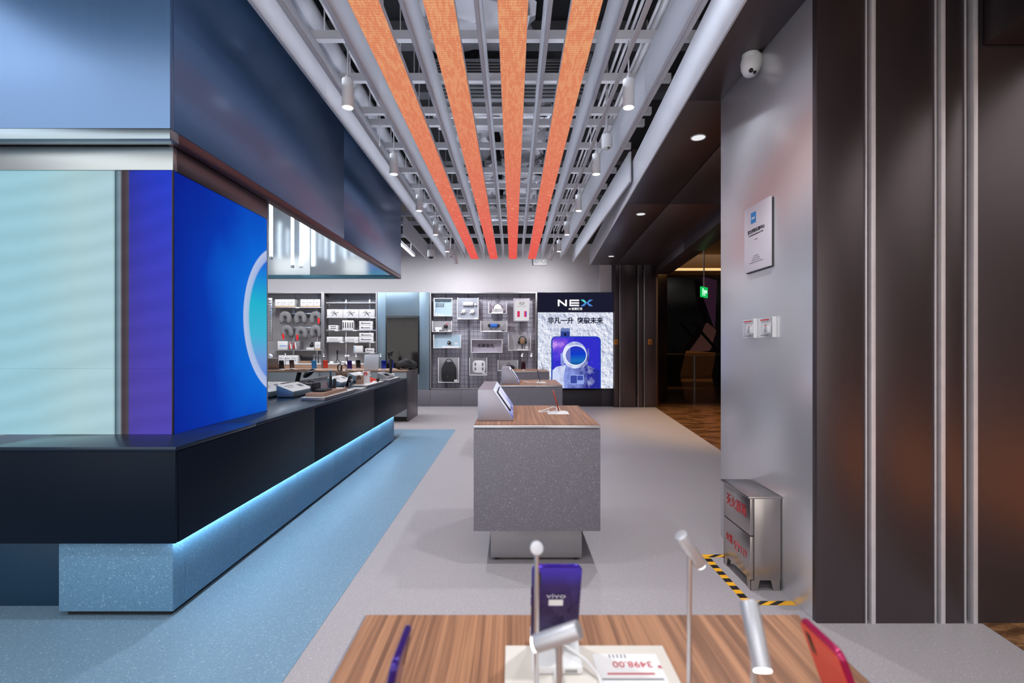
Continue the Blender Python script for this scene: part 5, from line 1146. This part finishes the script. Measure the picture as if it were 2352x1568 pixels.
# aisle tables
ZD = .901
phone_on_stand(Vector((.345, 3.58, ZD)), 'orange red phone standing alone on the mid aisle table', plain('copper_red', (176, 62, 40), .2, .3), PI/2-.1, -16, cable=False)
t = thing('cable_mat', 'white mat with coiled white cable under the red phone', 'mat', (.3, 3.57, ZD)); bx('mat', (.255, .41, 3.5, 3.66, ZD, ZD+.0015), M['white'], t)
MB().tube([(.33, 3.55, ZD+.006), (.28, 3.53, ZD+.006), (.25, 3.57, ZD+.008), (.27, 3.62, ZD+.012), (.24, 3.6, ZD+.006), (.2, 3.56, ZD+.005), (.19, 3.62, ZD+.005), (.23, 3.64, ZD+.01), (.3, 3.62, ZD+.04), (.335, 3.6, ZD+.03)], .0035, 6).build('cable', M['white'], t)
phone_on_stand(Vector((.375, 6.6, ZD)), 'black phone standing on the table behind the mid aisle', M['dark_ph'], PI/2-.1, -12, cable=False)
t = thing('cable_mat', 'white mat and cable under the black phone', 'mat', (.34, 6.6, ZD)); bx('mat', (.31, .45, 6.5, 6.68, ZD, ZD+.0015), M['white'], t)
MB().tube([(.35, 6.6, ZD+.006), (.28, 6.53, ZD+.006), (.2, 6.56, ZD+.008), (.15, 6.64, ZD+.012), (.22, 6.66, ZD+.006)], .004, 6).build('cable', M['white'], t)
phone_on_stand(Vector((.215, 9.9, ZD)), 'dark maroon phone on the farthest table', plain('maroon_gloss', (58, 14, 32), .15, .3), 0, 8, w_=.085, h=.18)
phone_on_stand(Vector((.63, 10.0, ZD)), 'thin dark phone seen edge on at the right of the farthest table', M['dark_ph'], PI/2-.1, -14)
for k, x in enumerate((.2, .395)): mini_lamp((x, 10.2, ZD), ['rod lamp behind the maroon phone on the farthest table', 'rod lamp right of the maroon phone on the farthest table'][k], .32, .006, .018, .06, (-.3, -.5, -.8), 'rod lamps on the farthest table', 1.0, M['white'])

# foreground table
wl = plain('rod_lamp_alu', (196, 198, 206), .42, .55, var=.03)
mini_lamp((.0335, .682, ZD), 'slim rod lamp in front of the purple phone, its head end on', .206, .0035, .0092, .05, (.03, .94, -.34), 'rod lamps on the foreground table', .25, wl)
mini_lamp((.249, .682, ZD), 'slim rod lamp right of the price mat, head slanting right', .205, .0035, .0092, .058, (.55, .2, -.8), 'rod lamps on the foreground table', .25, wl)
mini_lamp((.048, .50, ZD), 'near rod lamp with head slanting left over the phone stand', .19, .0035, .0092, .052, (-.78, .25, -.42), 'rod lamps on the foreground table', .25, wl)
mini_lamp((.25, .50, ZD), 'near rod lamp with its glowing lens turned to the camera', .195, .0035, .0092, .062, (-.1, -.66, -.75), 'rod lamps on the foreground table', .25, wl)
t = thing('price_mat', 'cream price mat with red price on the foreground table', 'mat', (.11, .68, ZD))
bx('mat', (-.012, .243, .52, .786, ZD, ZD+.004), M['cream'], t, .001)
bx('price_label', (.125, .225, .62, .762, ZD+.004, ZD+.0052), M['white'], t)
text('3498.00', .019, M['red_ink'], t, (.182, .737, ZD+.0056), (0, 0, PI), 'price_lettering', ext=.0002); text('¥', .011, M['red_ink'], t, (.222, .731, ZD+.0056), (0, 0, PI), 'price_lettering', ext=.0002, align='CENTER')
for k, (w_, m) in enumerate(((.035, 'red_ink'), (.045, 'grey_ink'), (.04, 'grey_ink'))): bx('print_line', (.175-w_, .175+w_, .714-.012*k, .717-.012*k, ZD+.005, ZD+.0056), M[m], t)
for k in range(5): bx('print_line', (.15+.006*k, .152+.006*k, .752, .76, ZD+.005, ZD+.0056), M['grey_ink'], t)
# purple phone seen from behind
c = Vector((.066, .775, ZD+.004))
t = thing('purple_phone', 'glossy purple phone seen from behind on a white stand', 'phone', (0, 0, 0))
Rm = Matrix.Rotation(math.radians(22), 3, 'X')
def ph(mb, nm, mat, bev=0):
    bmesh.ops.translate(mb.bm, vec=(0, 0, .014), verts=mb.bm.verts); return mb.rot(Rm, (0, 0, .014)).build(nm, mat, t, bev)
def back_grad():
    q = NT('purple_back'); v = q.coord(); x = q.n('ShaderNodeSeparateXYZ'); q.l(v, x.inputs[0]); k = q.math('MULTIPLY', x.outputs[2], 6.5)
    return q.bsdf(q.ramp(k, [(0, lin((70, 66, 110))), (.5, lin((48, 26, 70))), (.8, lin((50, 30, 96))), (1, lin((66, 46, 176)))]), .06, .55)
ph(rbox(MB(), .0757, .156, .008, .011, 6), 'phone_body', back_grad(), .0026); b = rbox(MB(), .07, .148, .0006, .008); bmesh.ops.translate(b.bm, vec=(0, .008, .004), verts=b.bm.verts); ph(b, 'phone_screen', M['blackgloss'])
b = MB(); b.prism([(-.0285+.0045*math.cos(q*PI/8), .132+(.0045*math.sin(q*PI/8)+(.009 if q < 9 else -.009))) for q in range(17)], 'y', -.0012, .0); ph(b, 'camera_bump', M['blackgloss'])
lo = text('vivo', .0135, M['alu'], None, (0, 0, 0), (PI/2, 0, 0), 'phone_logo', ext=.0001, sx=1.35); lo.parent = t; lo.location = Vector((0, 0, .014))+Rm @ Vector((0, -.0004, .098)); lo.rotation_euler[0] = math.radians(22)
b = MB().box(-.011, .011, -.0004, .0, .078, .09); ph(b, 'sticker', M['white'])
for z_ in (.045, .066): b = MB().box(-.0385, -.0375, .002, .005, z_+.03, z_+.045); ph(b, 'side_key', M['purple'])
MB().prism([(-.06, 0), (.03, 0), (.03, .022), (-.005, .022), (-.05, .012), (-.06, .012)], 'x', -.038, .038).build('stand_base', M['white'], t, .003)
for k in range(7): MB().box(.012+.0026*k, .0132+.0026*k, -.0606, -.0599, .003, .008).build('stand_vent', M['ink'], t)
MB().box(-.006, .006, -.085, -.06, .002, .009).build('plug', M['white'], t, .002)
MB().tube([(0, -.015, .02), (.0, -.02, .03), (.02, -.03, .022), (.045, -.045, .012), (.06, -.07, .004), (.06, -.11, .003)], .0022, 8).build('cable', M['white'], t)
MB().ball((-.006, -.012, .026), .009, .006, .006).build('sensor', M['white'], t)
t.location = c
# edge-on phones at the sides of the foreground table
def side_phone(c, label, matb, mate, roll, sgn):
    t = thing('leaning_phone', label, 'phone', (0, 0, 0), 'phones at the foreground table edges')
    Rr = Matrix.Rotation(math.radians(roll), 3, 'Y')
    mb = rbox(MB(), .075, .155, .008, .011, 6); mb.rot(Matrix.Rotation(PI/2, 3, 'Z')); bmesh.ops.translate(mb.bm, vec=(0, 0, .012), verts=mb.bm.verts); mb.rot(Rr, (0, 0, .012)); mb.build('phone_body', mate, t, .0028)
    mb = rbox(MB(), .070, .148, .0008, .008, 6); mb.rot(Matrix.Rotation(PI/2, 3, 'Z')); bmesh.ops.translate(mb.bm, vec=(.0005 if sgn > 0 else -.0083, 0, .0155), verts=mb.bm.verts); mb.rot(Rr, (0, 0, .012)); mb.build('back_glass', matb, t)
    mb = MB().box(0 if sgn > 0 else -.0095, .0012 if sgn > 0 else -.0080, .018, .028, .128, .155); mb.rot(Rr, (0, 0, .012)); mb.build('camera_bump', M['blackgloss'], t, .0005)
    MB().box(-.03, .04, -.035, .035, 0, .012).build('stand_base', M['white'], t, .003)
    t.location = c; return t
side_phone(Vector((-.150, .535, ZD)), 'purple phone seen edge on at the left of the foreground table', M['purple'], M['purple'], 12, 1)
side_phone(Vector((.414, .563, ZD)), 'red phone leaning at the right edge of the foreground table', plain('coral_glass', (236, 70, 66), .12), M['magenta'], -20, -1)

# dim prints and small glows are seen directly; only the stronger emitters, added ones too, are sampled as lamps
for m_ in bpy.data.materials:
    if m_.name.startswith(('nx_', 'suit', 'helmet', 'visor', 'nebula', 'moon', 'poster_white', 'phone_print', 'dim_', 'exit_', 'terminal', 'downlight_lens')): m_.cycles.emission_sampling = 'NONE'
